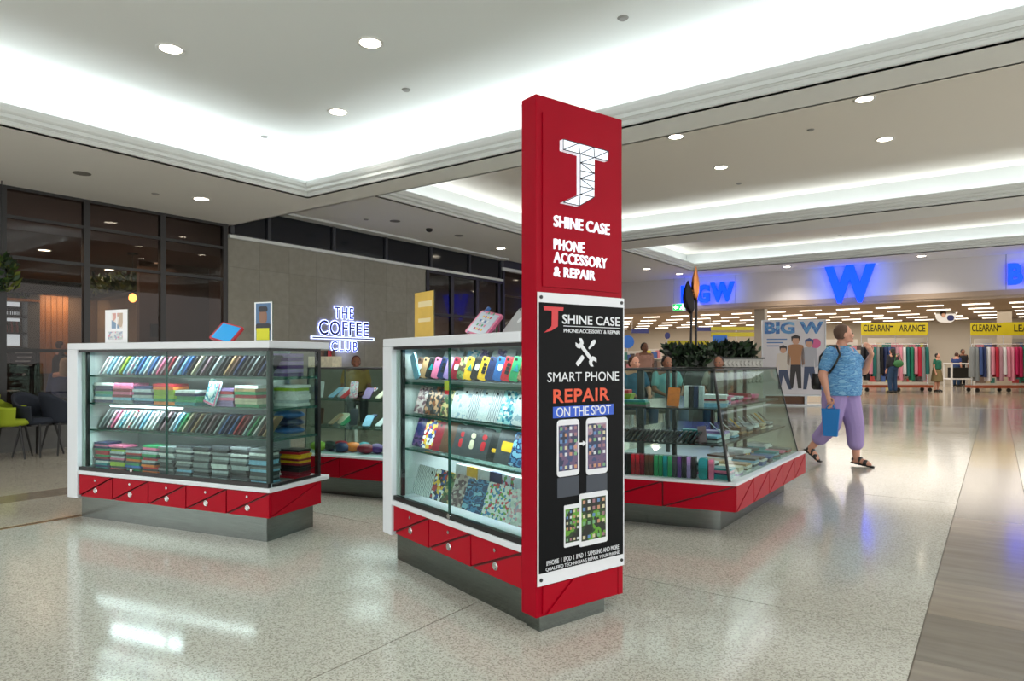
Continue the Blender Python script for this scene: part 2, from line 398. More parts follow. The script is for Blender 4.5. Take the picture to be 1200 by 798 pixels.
for i, (u, v) in enumerate(((948, 265), (992, 261))):
    p = at(u, v, 4.42); t = thing('air_vent', 'dark slotted air vent in third coffer, %s of two' % ('left', 'right')[i], 'vent', (p.x, p.y, 4.42), 0, 'slotted ceiling vents')
    MB().box(-.42, .42, -.09, .09, -.012, 0).build('vent_frame', mat('vent_dark', (70, 68, 66), .6), t)
    for k in range(5): MB().box(-.40, .40, -.075 + k * .033, -.06 + k * .033, -.02, -.012).build('vent_slat', DARKM, t)

# ---- left side: cafe shopfront, grey wall, clerestory (plane X = XW)
XW = -10.54
sf = MB(); FRM = mat('bronze_black_frame', (30, 28, 28), .4)
ys = [-3.0, -1.0, 1.1, 2.2, 3.26, 4.26, 5.34, 6.38]
win = struct('window_1', MB().box(XW - .06, XW + .02, -3, 6.44, 3.46, 3.50), FRM)
for yy in ys: MB().box(XW - .06, XW + .03, yy - .04, yy + .04, .44, 3.46).build('mullion', FRM, win)
for z in (3.10, 2.57, 1.34, .46):
    for a, b in zip(ys[:-1], ys[1:]): MB().box(XW - .04, XW + .02, a + .04, b - .04, z - .022, z + .022).build('transom', FRM, win)
for a, b in zip(ys[:-1], ys[1:]):
    for z0, z1 in ((.48, 1.32), (1.36, 2.55), (2.59, 3.08), (3.12, 3.46)): MB().box(XW - .012, XW - .004, a + .04, b - .04, z0, z1).build('pane', GLD, win)
struct('wall_left_dado', MB().box(XW - .07, XW + .03, -3, 6.42, 0, .44), mat('dado_grey', (92, 92, 90), .6, noise=(8, .1, (1, 1, 1))))
# grey tiled wall
gw = struct('wall_left', MB().box(XW - .2, XW - .012, 6.43, 11.3, 0, 3.28), mat('tile_joint', (128, 125, 116), .9))
TILE = [mat('wall_tile_%d' % i, (141 + d, 138 + d, 127 + d), .75, noise=(9, .08, (1, 1, 1))) for i, d in enumerate((0, 3, -3, 1))]
n_c = 8; w = (11.3 - 6.44) / n_c
for r in range(6):
    for c in range(n_c):
        z0 = r * .56; z1 = min(z0 + .56, 3.28)
        MB().box(XW - .012, XW, 6.44 + c * w + .0012, 6.44 + (c + 1) * w - .0012, z0 + .0012, z1 - .0012).build('wall_tile', TILE[random.randrange(4)], gw)
struct('trim_5', MB().box(XW - .1, XW + .06, 6.44, 14.2, 3.28, 3.335), MOULD)
# clerestory
ct = struct('window_2', MB().box(XW - .1, XW - .02, 6.53, 14.3, 3.335, 3.37), DARKM)
DG = mat('dark_glazing', (22, 25, 33), .12)
yc = [6.53, 7.25, 8.7, 10.1, 11.5, 12.9, 14.2]
for yy in yc: MB().box(XW - .08, XW - .005, yy - .035, yy + .035, 3.37, 3.85).build('mullion', mat('mull', (44, 46, 52), .5), ct)
for a, b in zip(yc[:-1], yc[1:]): MB().box(XW - .06, XW - .045, a + .035, b - .035, 3.37, 3.85).build('pane', DG, ct)
# far glazing
fg = struct('window_3', MB().box(XW - .08, XW + .02, 11.3, 14.2, 3.22, 3.28), FRM)
yf = [11.34, 12.2, 13.15, 14.05]
for yy in yf: MB().box(XW - .06, XW + .03, yy - .05, yy + .05, 0, 3.22).build('mullion', FRM, fg)
for a, b in zip(yf[:-1], yf[1:]):
    MB().box(XW - .04, XW + .02, a + .05, b - .05, 2.25, 2.31).build('transom', FRM, fg)
    for z0, z1 in ((0.1, 2.25), (2.31, 3.22)): MB().box(XW - .012, XW - .004, a + .05, b - .05, z0, z1).build('pane', GLD, fg)
fh = struct('window_4', MB().box(XW - .06, XW + .04, 14.2, 20.8, 3.58, 3.66), MOULD)
for yy in (14.25, 15.7, 17.2, 18.7, 20.2): MB().box(XW - .06, XW + .03, yy - .05, yy + .05, 0, 3.58).build('mullion', FRM, fh)
for a in (14.25, 15.7, 17.2, 18.7): 
    for z0, z1 in ((0.1, 2.25), (2.31, 2.9), (2.95, 3.56)): MB().box(XW - .012, XW - .004, a + .05, a + 1.4, z0, z1).build('pane', GLD, fh)
struct('wall_left_far', MB().box(XW - .1, XW - .02, 14.3, 20.85, 3.66, 3.87), DARKM)

# ---- Coffee shop halo sign on the grey wall
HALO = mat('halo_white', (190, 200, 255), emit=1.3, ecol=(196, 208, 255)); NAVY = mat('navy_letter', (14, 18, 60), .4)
t = thing('wall_sign', 'halo-lit THE COFFEE CLUB lettering on the grey tiled wall', 'sign', (XW, 0, 0), pi / 2)
# local x = +Y world, local y = -X world (into wall)
def su(u): return onX(u, XW).y
def sz(u, v): return onX(u, XW, v).z
for s, ua, ub, vt, vb in (('THE', 391, 413, 360, 373.5), ('COFFEE', 372.5, 431, 376.5, 393.5), ('CLUB', 387, 418, 400, 412)):
    um = (ua + ub) / 2; z1, z0 = sz(um, vt), sz(um, vb)
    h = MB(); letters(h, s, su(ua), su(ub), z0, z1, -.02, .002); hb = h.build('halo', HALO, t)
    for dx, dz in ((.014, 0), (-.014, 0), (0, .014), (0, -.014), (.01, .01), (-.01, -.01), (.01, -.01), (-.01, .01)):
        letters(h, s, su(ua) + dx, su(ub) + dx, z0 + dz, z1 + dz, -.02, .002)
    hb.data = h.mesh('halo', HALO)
    m = MB(); letters(m, s, su(ua), su(ub), z0, z1, -.024, .006); m.build('lettering', NAVY, t)
    area('sign_glow', (XW + .16, (su(ua) + su(ub)) / 2, (z0 + z1) / 2), su(ub) - su(ua), z1 - z0, 2.2, (.55, .62, 1), (0, pi / 2, 0)).data.energy = 1.5 if s == 'COFFEE' else .45
zb = sz(400, 396.5)
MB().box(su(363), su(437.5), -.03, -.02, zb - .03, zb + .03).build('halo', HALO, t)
MB().box(su(365), su(436), -.034, -.03, zb - .012, zb + .012).build('underline_bar', NAVY, t)

# ---- cafe interior
CW = mat('cafe_brown_wall', (96, 76, 62), .6, noise=(3, .06, (1, 1, 1))); CT = mat('cafe_tile', (148, 132, 112), .5)
WOOD = mat('oak_panel', (166, 112, 62), .5, noise=(3, .2, (14, 14, .6)))
struct('wall_cafe_back', MB().box(-19.0, -18.9, -2, 8.6, 0, 3.15), mat('cafe_back', (110, 92, 74), .6))
cs = struct('wall_cafe_side', MB().box(-18.9, XW - .2, 7.9, 8.0, 0, 3.15), mat('cafe_joint', (105, 95, 82), .7))
for r in range(6):
    for c in range(8):
        if c * .72 < 5.5: MB().box(-18.85 + c * .72 + .004, -18.85 + (c + 1) * .72 - .004, 7.885, 7.9, r * .5 + .004, r * .5 + .496).build('wall_tile', CT, cs)
struct('ceiling_cafe', MB().box(-19, -11.7, -2, 8.0, 3.12, 3.17).box(-19, -11.7, 8.0, 21, 3.12, 3.17).box(-11.7, -11.62, -2, 21, 3.12, 3.70).box(-11.62, XW - .08, -2, 21, 3.66, 3.70), mat('cafe_ceiling', (150, 136, 130), .8))
struct('wall_cafe_end', MB().box(-19, XW - .1, 20.8, 20.9, 0, 3.7), CW)
struct('floor_cafe_far', MB().box(-19, -10.62, 14, 20.9, -.01, 0), mat('cafe_floor', (92, 76, 62), .35))
struct('wall_cafe_inner', MB().box(-13.4, -13.3, 6.30, 7.88, 0, 3.12).box(-13.4, XW - .22, 7.7, 7.86, 0, 3.12), CW)
struct('trim_6', MB().box(-18.9, -18.4, 1, 7.88, 2.80, 3.12).box(-18.4, -13.4, 7.5, 7.88, 2.82, 3.12), mat('bulkhead_dark', (28, 25, 24), .6))
# oak panel of boards on back wall
XB = -18.88
def by(u): return onX(u, XB).y
def bz(u, v): return onX(u, XB, v).z
op = thing('wood_panel', 'tall warm oak board panel lit from above at the back of the cafe', 'panel', (XB, by(45), .9), pi / 2)
wd = (by(79) - by(45)) / 5
for k in range(5): MB().box(k * wd + .004, (k + 1) * wd - .004, -.06, 0, 0, bz(60, 339) - .9).build('board', WOOD, op)
for u in (60, 80): 
    p = onX(u, XB + .7, 338); area('cafe_spot', (XB + .5, by(u), 2.78), .1, .1, 8, (1, .74, .46), (0, radians(20), 0))
# backlit bar shelves
bs = thing('bar_shelf', 'backlit bar shelving behind the cafe counter at far left', 'shelf', (XB, by(-6), 0), pi / 2)
wb = by(40) - by(-6)
MB().box(0, wb, -.35, 0, .0, bz(20, 408)).build('cabinet', DARKM, bs)
LIT = mat('bar_backlight', (210, 230, 240), emit=1.1, ecol=(215, 232, 240))
for v in (372, 391, 408):
    z = bz(20, v); MB().box(0, wb, -.3, -.02, z - .02, z + .02).build('shelf_board', BLACK, bs)
    MB().box(.05, wb - .3, -.012, -.004, z + .06, z + .36).build('backlight', LIT, bs)
MB().box(wb - .25, wb, -.35, 0, .9, 2.8).build('side_panel', mat('bar_side', (90, 92, 90), .5), bs)
gb = MB().cyl((0, 0, 0), (0, 0, .16), .045, n=8).cyl((0, 0, .16), (0, 0, .26), .018, n=8).mesh('bottle', mat('amber_glass', (60, 34, 20), .15))
gg = MB().cyl((0, 0, 0), (0, 0, .02), .04, n=8).cyl((0, 0, .02), (0, 0, .1), .012, n=6).cyl((0, 0, .1), (0, 0, .22), .03, .055, n=8).mesh('wine_glass', mat('smoky_glass', (40, 48, 52), .1))
for k in range(9):
    yy = by(-6) + .12 + k * (wb - .5) / 8
    tag(inst('wine_glass', gg, loc=(XB + .2, yy, bz(20, 372) + .021)), '%s dark stemmed glass from the left on the upper backlit bar shelf' % ORD[k], 'glass', 'glasses on the bar shelf')
    tag(inst('bottle', gb, mat('bottle_%d' % (k % 3), ((70, 38, 22), (130, 60, 50), (40, 60, 40))[k % 3], .2), loc=(XB + .2, yy, bz(20, 391) + .021)), '%s spirit bottle from the left on the lower backlit bar shelf' % ORD[k], 'bottle', 'bottles on the bar shelf')
GRN = [mat('leaf_%d' % i, c, .5) for i, c in enumerate(((38, 62, 26), (62, 88, 34), (104, 112, 44), (24, 44, 24)))]
def foliage(x0, x1, y0, y1, z0, z1, n, s, seed=1, up=.4):
    r = random.Random(seed); mb = MB()
    for _ in range(n):
        c = Vector((r.uniform(x0, x1), r.uniform(y0, y1), r.uniform(z0, z1)))
        d = Vector((r.uniform(-1, 1), r.uniform(-1, 1), r.uniform(-.4, 1) + up)).normalized(); w_ = d.cross(Vector((r.uniform(-1, 1), r.uniform(-1, 1), .3))).normalized()
        l = s * r.uniform(.6, 1.3)
        mb.add([c, c + d * l * .5 + w_ * l * .22, c + d * l, c + d * l * .5 - w_ * l * .22], [(0, 1, 2, 3)], r.randrange(4))
    return mb
tp = thing('trailing_plants', 'green plants on top of the backlit bar shelf', 'plant', (XB + .2, by(-6), 2.0))
foliage(-.1, .2, 0, wb, bz(20, 350) - 2.0, bz(20, 336) - 2.0, 260, .13, 3).build('foliage', GRN, tp)
MB().box(-.15, .2, 0, wb, bz(20, 352) - 2.0 - .04, bz(20, 352) - 2.0 + .02).build('trough', WOOD, tp)
# hanging planter shelf
p = dep(108, 14.5, 352); q = dep(166, 13.2, 349)
hs = thing('hanging_planter', 'hanging dark shelf of yellow-green plants inside the cafe', 'planter', (p.x, p.y, p.z), atan2(q.y - p.y, q.x - p.x))
Lh = (q - p).length
MB().box(0, Lh, -.15, .15, 0, .05).build('shelf_board', BLACK, hs)
foliage(0, Lh, -.15, .15, .08, .42, 420, .14, 5).build('foliage', GRN, hs)
for x in (.05, Lh - .05): MB().box(x - .02, x + .02, -.02, .02, .05, 3.12 - p.z).build('hanger', BLACK, hs)
p = dep(155.5, 12.0, 349)
pl = thing('pendant_lamp', 'small glowing pendant lamp on a long cord in the cafe', 'lamp', (p.x, p.y, p.z))
MB().ell((0, 0, 0), .065, .065, .08).build('bulb', mat('pendant_glow', (255, 170, 90), emit=6, ecol=(255, 165, 80)), pl)
MB().cyl((0, 0, .07), (0, 0, 3.1 - p.z), .006, n=6).build('cord', BLACK, pl); MB().cyl((0, 0, 3.09 - p.z), (0, 0, 3.12 - p.z), .09, n=14).build('ceiling_rose', BLACK, pl)
for u, v, lb in ((52, 293, 'leftmost warm lamp of the cafe ceiling'), (113, 279, 'warm lamp just right of the first tall mullion in the cafe'), (182, 308, 'warm lamp left of the second tall mullion in the cafe'),
                 (128, 316, 'warm lamp lowest over the cafe planter shelf'), (247, 297, 'warm lamp at the right end of the cafe ceiling')):
    p = at(u, v, 3.12); p = at(u, v, 3.66) if p.x > -11.75 else p
    downlight(p, lb, 9, WARM, .9)
for u, v, lb in ((574, 339, 'warm lamp behind the far dark glazing'),):
    downlight(at(u, v, 3.66), lb, 8, WARM)
for u, v in ((52, 327), (82, 325)): pass
# framed pictures on inner wall
for (ua, ub, va, vb, lb, col_) in ((245.5, 261, 347, 376, 'tall dark framed picture at the right end of the cafe wall', (150, 135, 120)), (176, 188, 380, 395, 'small black framed menu on the cafe wall', (30, 28, 28))):
    a = onX(ua, -13.28, vb); b = onX(ub, -13.28, va)
    b.y = min(b.y, 7.86)
    t = thing('picture_frame', lb, 'picture', (-13.28, a.y, a.z), pi / 2); ww, hh = abs(b.y - a.y), b.z - a.z
    MB().box(0, ww, -.03, 0, 0, hh).build('frame', BLACK, t); MB().box(.05, ww - .05, -.034, -.03, .05, hh - .05).build('print', mat('print_%s' % ub, col_, .5, noise=(8, .3, (1, 1, 1))), t)
# menu board on glass
a = onX(14, XW + .02, 446); t = thing('window_notice', 'dark notice with white lines of text behind the cafe glass', 'sign', (XW - .03, a.y, a.z), pi / 2)
MB().box(0, .30, -.004, 0, 0, .42).build('board', mat('notice', (22, 22, 26), .5), t)
nm = MB()
for k in range(4): nm.box(.05 + .02 * (k % 2), .25 - .015 * (k % 3), -.006, -.004, .36 - k * .055, .375 - k * .055)
nm.box(.13, .17, -.006, -.004, .06, .09); nm.build('lettering', WHT2, t)
# cafe tables/chairs inside
TBLK = mat('black_leg', (16, 15, 15), .4)
def tub_chair(name, label, p, rz, mcol, inside=False):
    t = thing(name, label, 'chair', (p.x, p.y, 0), rz, 'tub chairs by the cafe window')
    R = []; n = 15
    for j in range(7):                     # shell: half cylinder flaring upward, lower at the arms
        h = j / 6.0; ring_o = []; 
        for i in range(n):
            a = radians(-25 + 230 * i / (n - 1)); k = sin(max(0, min(pi, a))) if 0 <= a <= pi else 0
            top = .20 + .17 * max(0, sin(a)) ** 1.5
            rad = (.235 + .055 * h)
            ring_o.append((rad * cos(a), rad * .95 * sin(a), .44 + top * h))
        R.append(ring_o)
    inner = [[(x * .86, y_ * .86, z) for x, y_, z in r] for r in reversed(R)]
    mb = MB().rings(R + inner + [R[0]], closed=False, cap=False)
    m2 = []
    for e in (0, n - 1): m2 = [r[e] for r in R] + [r[e] for r in inner]; mb.add(m2, [tuple(range(len(m2))) if e else tuple(reversed(range(len(m2))))], 0)
    mb.build('shell', mcol, t)
    MB().rings([[(r * cos(2 * pi * i / 18), r * .95 * sin(2 * pi * i / 18), z) for i in range(18)] for r, z in ((.16, .40), (.215, .42), (.225, .46), (.19, .49))]).build('seat', mcol, t)
    for sx in (-1, 1):
        for sy in (-1, 1): MB().cyl((sx * .12, sy * .12, .42), (sx * .19, sy * .19, 0), .016, .010, n=8).build('leg', TBLK, t)
    MB().cyl((0, 0, .385), (0, 0, .41), .17, n=12).build('seat_base', TBLK, t)
    return t
LIME = mat('lime_fabric', (148, 164, 32), .8, bump=(300, .2)); NAVYF = mat('navy_fabric', (34, 40, 52), .85, bump=(300, .2))
p = dep(12, 8.3); tub_chair('tub_chair', 'lime green tub chair with black legs at the left edge', p, radians(150), LIME)
p = dep(-34, 7.9); tub_chair('tub_chair', 'second lime green tub chair half out of frame at the left edge', p, radians(-40), LIME)
p = dep(75, 8.75); tub_chair('tub_chair', 'dark navy tub chair with black legs beside the white counter post', p, radians(190), NAVYF)
p = dep(45, 8.55); tub_chair('tub_chair', 'dark navy tub chair turned away beneath the cafe window', p, radians(120), NAVYF)
for (x, yy, lb) in ((-12.2, 3.6, 'round dark table behind the cafe notice'), (-12.4, 5.4, 'round dark table inside behind the white counter')):
    t = thing('cafe_table', lb, 'table', (x, yy, 0), 0, 'cafe tables'); MB().cyl((0, 0, .72), (0, 0, .75), .38, n=20).build('tabletop', mat('walnut', (66, 40, 26), .4), t)
    MB().cyl((0, 0, .02), (0, 0, .72), .03).build('post', TBLK, t); MB().cyl((0, 0, 0), (0, 0, .02), .22, n=16).build('base', TBLK, t)

p = dep(2, 8.6, 322); t = thing('hanging_plant', 'dark leafy hanging plant at the left picture edge', 'plant', (p.x, p.y, p.z))
foliage(-.12, .12, -.12, .12, -.22, .2, 220, .13, 9).build('foliage', GRN, t); MB().cyl((0, 0, .1), (0, 0, 3.5 - p.z), .006, n=6).build('cord', BLACK, t); MB().cyl((0, 0, -.05), (0, 0, .08), .07, .09, n=12).build('pot', BLACK, t)
# ================================================================== DEPARTMENT STORE
YF = 20.9
FAS = mat('fascia_panel', (214, 208, 206), .6); TRIMB = mat('fascia_trim', (176, 152, 128), .5)
fa = struct('wall_front', MB().box(-14, 8, YF + .02, YF + .3, 2.80, 4.2), mat('fascia_core', (80, 75, 72), .7))
pj = [-14, onY(862, YF).x, onY(1050, YF).x - 1.2, onY(1179, YF).x, 4, 8]
pj = sorted(pj)
for a, b in zip(pj[:-1], pj[1:]): MB().box(a + .006, b - .006, YF, YF + .02, 2.98, 3.87).build('fascia_panel', FAS, fa)
struct('trim_7', MB().box(-14, 8, YF - .03, YF + .3, 2.84, 2.98).box(-14, 8, YF, YF + .3, 2.78, 2.84), TRIMB)
COLG = mat('column_beige', (176, 164, 146), .5)
for i, (ua, ub) in enumerate(((884, 896), (1168, 1186))):
    yc_ = (YF + .5, 34.5)[i]; a, b = onY(ua, yc_).x, onY(ub, yc_).x
    struct('wall_column_%d' % (i + 1), MB().box(a, b, yc_, yc_ + (b - a), 0, 3.4), COLG)
struct('wall_back', MB().box(-24, 4, 42.0, 42.2, 0, 3.4), mat('store_wall', (214, 205, 190), .7))
struct('wall_store_right', MB().box(4, 4.2, YF + .3, 42, 0, 3.4), mat('store_wall_side', (205, 196, 182), .7))
struct('wall_store_left', MB().box(-24.2, -24, YF + .3, 42, 0, 3.4), mat('store_wall_side', (205, 196, 182), .7))
struct('ceiling_store', MB().box(-24, 4.2, YF + .3, 42.2, 3.32, 3.36), mat('store_ceiling', (172, 152, 132), .8))
TUBE = mat('store_tube', (255, 246, 232), emit=2.2, ecol=(255, 242, 222))
tub = MB().box(-.42, .42, -.05, .05, -.045, -.01).mesh('tube', TUBE); trf = MB().box(-.44, .44, -.08, .08, -.01, .0).mesh('tray', mat('tray', (190, 180, 165), .5))
r_ = 0
for j in range(8):
    Y = 22.6 + j * 2.5
    x = -.6 - Y * .52; c_ = 0
    while x < 1.6:
        t = thing('strip_light', '%s ceiling batten from the left in the %s row of the store ceiling' % (ORD[c_], ORD[j]), 'ceiling light', (x, Y, 3.32), 0, 'rows of store ceiling battens')
        inst('tube', tub, parent=t); inst('tray', trf, parent=t); x += 1.42; c_ += 1

# blue illuminated letters
BLU = mat('blue_neon', (0, 60, 255), emit=1.15, ecol=(0, 62, 255))
BLUE_L = []
def letter_sign(label, items):
    a0 = onY(items[0][1], YF); t = thing('store_sign', label, 'sign', (0, YF, 0))
    for s, ua, ub, vt, vb in items:
        xa, xb = onY(ua, YF).x, onY(ub, YF).x; um = (ua + ub) / 2; z1, z0 = onY(um, YF, vt).z, onY(um, YF, vb).z
        m = MB(); letters(m, s, xa, xb, z0, z1, -.06, .10); m.build('letter', BLU, t)
        area('letter_glow', ((xa + xb) / 2, YF - .3, (z0 + z1) / 2), (xb - xa) * 1.5, (z1 - z0) * 1.4, 5 * (xb - xa) * (z1 - z0), (.05, .2, 1), (pi / 2, 0, 0))
letter_sign('blue glowing store sign partly behind the copper leaf, letters BIG W', [('B', 800, 813, 335, 357), ('I', 814, 817, 334.5, 356.5), ('G', 818, 833, 334, 355.5), ('W', 834, 862, 331, 354)])
letter_sign('giant blue glowing letter W on the store fascia', [('W', 967, 1027, 310, 355)])
letter_sign('blue glowing letters at the right edge of the fascia starting with B', [('B', 1181, 1199, 309, 334), ('I', 1202, 1206, 308, 333), ('G', 1209, 1228, 307, 333), ('W', 1238, 1272, 306, 332)])
# exit sign
p = onY(796, YF - .25, 364.5); EXG = mat('exit_green', (0, 150, 60), emit=1.2, ecol=(0, 170, 70))
t = thing('exit_sign', 'green running-man exit sign hanging under the fascia', 'sign', (p.x, p.y, p.z), 0)
w_ = .21; MB().box(-w_, w_, -.03, .03, 0, .24).build('housing', WHT2, t); MB().box(-w_ + .02, w_ - .02, -.036, -.03, .02, .22).build('face', EXG, t)
EXW = mat('exit_white', (255, 255, 255), emit=2)
MB().plate([(-.17, .12), (-.10, .19), (-.10, .15), (-.02, .15), (-.02, .09), (-.10, .09), (-.10, .05)], -.04, -.036).build('arrow', EXW, t)
fig = MB().plate(rrect(.04, .04, .018, cx=.13, cz=.18), -.04, -.036).plate([(.06, .15), (.15, .155), (.17, .10), (.14, .10), (.13, .12), (.12, .09), (.15, .07), (.15, .03), (.12, .03), (.12, .06), (.09, .08), (.05, .04), (.03, .06), (.09, .12), (.07, .13)], -.04, -.036)
fig.build('running_figure', EXW, t)
for x in (-.18, .18): MB().cyl((x, 0, .24), (x, 0, 3.87 - p.z), .006, n=6).build('hanger', CHROME, t)

# freestanding poster in front of the store
p = dep(930, 18.2); a = dep(894, 18.3); b = dep(967, 18.0); ang = atan2(b.y - a.y, b.x - a.x); Lp = (b - a).length
t = thing('poster_stand', 'large white freestanding poster with blue BIG W heading and people, left of the walking woman', 'poster', (a.x, a.y, 0), ang)
zt = EYE + (423 - 375.5) * 18.15 / F; zbm = EYE - (462 - 423) * 18.15 / F
MB().box(0, Lp, 0, .10, zbm, zt).build('board', mat('poster_pale', (208, 204, 208), .5, noise=(1.5, .06, (1, 1, 1))), t)
MB().box(-.02, 0, -.02, .12, zbm - .02, zt + .02).box(Lp, Lp + .02, -.02, .12, zbm - .02, zt + .02).box(0, Lp, -.02, .12, zt, zt + .02).build('frame', WHT, t)
MB().box(.0, Lp, -.1, .2, .26, .30).box(.0, Lp, -.1, .2, 0, .04).box(.0, .06, -.1, .2, .04, .26).box(Lp - .06, Lp, -.1, .2, .04, .26).box(Lp * .66, Lp * .7, -.1, .2, .04, .26).build('base_frame', WHT, t)
MB().box(.06, Lp * .66, -.06, .18, .05, .25).build('base_box', mat('box_brown', (96, 62, 42), .6), t)
m = MB(); letters(m, 'BIG W', .04, Lp - .04, zt - .36, zt - .03, -.001, .003)
m.build('lettering', pattern('poster_blue', [(20, 80, 150), (60, 130, 185), (25, 95, 165), (110, 165, 205)], 3.2, 'noise'), t)
m = MB()
for k in range(3): m.box(.1, .62 - .1 * k, -.003, 0, zt - .52 - k * .09, zt - .49 - k * .09)
o = m.build('small_print', mat('print_blue', (70, 110, 170), .5), t); o['kind'] = 'stuff'
def poster_person(cx, z0, h, top, bot, hair, lean=0):
    S = lambda pts: [(cx + x * h, z0 + z * h) for x, z in pts]
    MB().plate(S([(-.16, .50), (-.13, .84), (-.05, .86), (.05, .86), (.13, .84), (.17, .5), (.11, .46), (.09, .66), (.09, .46), (-.09, .46), (-.09, .66), (-.11, .46)]), -.003, 0, 0).build('printed_top', top, t)
    MB().plate(S([(-.09, .48), (.09, .48), (.10 + lean, .04), (.04 + lean, .04), (.0, .36), (-.05, .04), (-.11, .04)]), -.004, 0, 0).build('printed_trousers', bot, t)
    MB().plate(S(rrect(.12, .15, .055, cx=0, cz=.93)), -.004, 0).build('printed_face', mat('print_skin', (196, 150, 124), .5), t)
    MB().plate(S([(-.07, .90), (-.08, 1.0), (0, 1.04), (.08, 1.0), (.07, .90), (.05, .97), (-.05, .97)]), -.006, 0).build('printed_hair', hair, t)
DK = mat('print_dark', (40, 34, 36), .5); JN = mat('print_denim', (52, 66, 96), .5)
poster_person(.52, zbm + .08, 1.2, mat('print_cream', (210, 200, 190), .5), JN, DK, .08)
poster_person(.84, zbm + .1, 1.45, mat('print_mustard', (170, 120, 80), .5), DK, DK)
poster_person(1.18, zbm + .08, 1.38, mat('print_grey', (170, 170, 178), .5), JN, mat('print_cap', (50, 70, 120), .5), .05)
MB().plate(rrect(.26, .26, .12, cx=Lp - .24, cz=zt - .62), -.003, 0).build('printed_badge', mat('print_pink', (205, 90, 140), .5), t)

# clothes racks with yellow clearance banners
YEL = mat('clearance_yellow', (196, 178, 10), .5); RUST = mat('rack_base_rust', (140, 66, 34), .5)
GCOL = dict(black=(16, 18, 26), navy=(28, 42, 84), teal=(18, 96, 92), pink=(206, 132, 150), white=(206, 206, 208), magenta=(176, 26, 84), green=(22, 116, 88), mauve=(168, 128, 140), red=(168, 28, 52), blue=(52, 76, 128), grey=(120, 126, 128))
def garment_mesh(w, h, d, seed):
    r = random.Random(seed); R = []; n = 20
    for z, ww, dd in ((0, .42, .8), (-.08, .85, 1), (-.3, .8, 1.1), (-.6, .9, 1.2), (-.85, 1.0, 1.35), (-1, 1.02, 1.3)):
        R.append([(w / 2 * ww * cos(2 * pi * i / n), d * dd * sin(2 * pi * i / n) * (1 + .35 * sin(5 * 2 * pi * i / n + seed)), z * h) for i in range(n)])
    return MB().rings(R)
HG = MB().tube([(0, 0, .06), (0, .015, .09), (0, 0, .11)], .004, 5).cyl((-.18, 0, 0), (0, 0, .06), .007, n=5).cyl((.18, 0, 0), (0, 0, .06), .007, n=5).mesh('hanger', BLACK)
def clothes_rack(name_lb, ua, ub, y, cols, pos, texts, split=.5):
    a, b = dep(ua, y), dep(ub, y); L = (b - a).length; ang = atan2(b.y - a.y, b.x - a.x); s = y / F
    t = thing('clothes_rack', name_lb, 'clothes rack', (a.x, a.y, 0), ang)
    zr = EYE + (423 - 403.5) * s
    for x in (.05, L - .05):
        MB().cyl((x, 0, .12), (x, 0, zr), .02).build('post', CHROME, t)
    MB().cyl((.05, 0, zr), (L - .05, 0, zr), .018).build('rail', CHROME, t)
    MB().box(0, L, -.3, .3, .16, .26).build('base', RUST, t)
    for x in (.1, L / 2, L - .1):
        for yy in (-.25, .25): MB().cyl((x, yy - .02, .08), (x, yy + .02, .08), .08, n=12).build('caster', BLACK, t)
    n = len(cols)
    for k, c in enumerate(cols):
        hh = {0: 1.15, 1: 1.3, 2: 1.05}[k % 3]
        g_ = thing('garment', '%s garment hanging %s from the left on the %s' % (c, ORD[k], pos), 'clothing', a + (b - a) * ((k + .5) / n) + Vector((0, 0, zr - .11)), ang + radians(62), 'clothes on the ' + pos)
        garment_mesh(.52, hh, .07, k + int(ua)).build('cloth', mat('cloth_' + c, GCOL[c], .85), g_); inst('hanger', HG, parent=g_)
    z0, z1 = EYE + (423 - 393) * s, EYE + (423 - 378.5) * s
    bn = thing('clearance_banner', 'yellow CLEARANCE banner above the %s' % pos, 'banner', (a.x, a.y, 0), ang, 'yellow clearance banners')
    MB().box(0, L * split, -.02, 0, z0, z1).build('panel', YEL, bn); MB().box(L * split, L, .03, .05, z0, z1 + .03).build('panel', YEL, bn)
    for s_, xa, xb, yy in texts:
        m = MB(); letters(m, s_, xa * L, xb * L, z0 + .15, z0 + .42, yy, .004); m.build('lettering', BLACK, bn)
    MB().box(L * split - .25, L * split - .12, -.024, -.02, z0 + .32, z0 + .38).build('mark', BLACK, bn)
    for x in (.02, L * split - .02, L - .02): MB().cyl((x, .015, zr), (x, .015, z0 + .05), .012, n=6).build('post', CHROME, bn)
clothes_rack('wide clothes rack on orange base behind the walking woman', 1009, 1088, 26.5, ['black', 'black', 'pink', 'teal', 'grey', 'black', 'navy', 'blue', 'navy', 'mauve', 'pink', 'white', 'teal', 'green', 'pink', 'red', 'grey', 'teal'],
             'left clothes rack', [('CLEARAN', .03, .42, -.02), ('ARANCE', .57, .96, .03)], .52)
clothes_rack('clothes rack on orange base at the right edge', 1137, 1216, 26.0, ['grey', 'grey', 'blue', 'navy', 'white', 'pink', 'red', 'mauve', 'white', 'pink', 'pink', 'magenta', 'magenta', 'green', 'white', 'teal', 'blue'],
             'right clothes rack', [('CLEARAN', .02, .40, -.02), ('LEAR', .66, .95, .03)], .5)
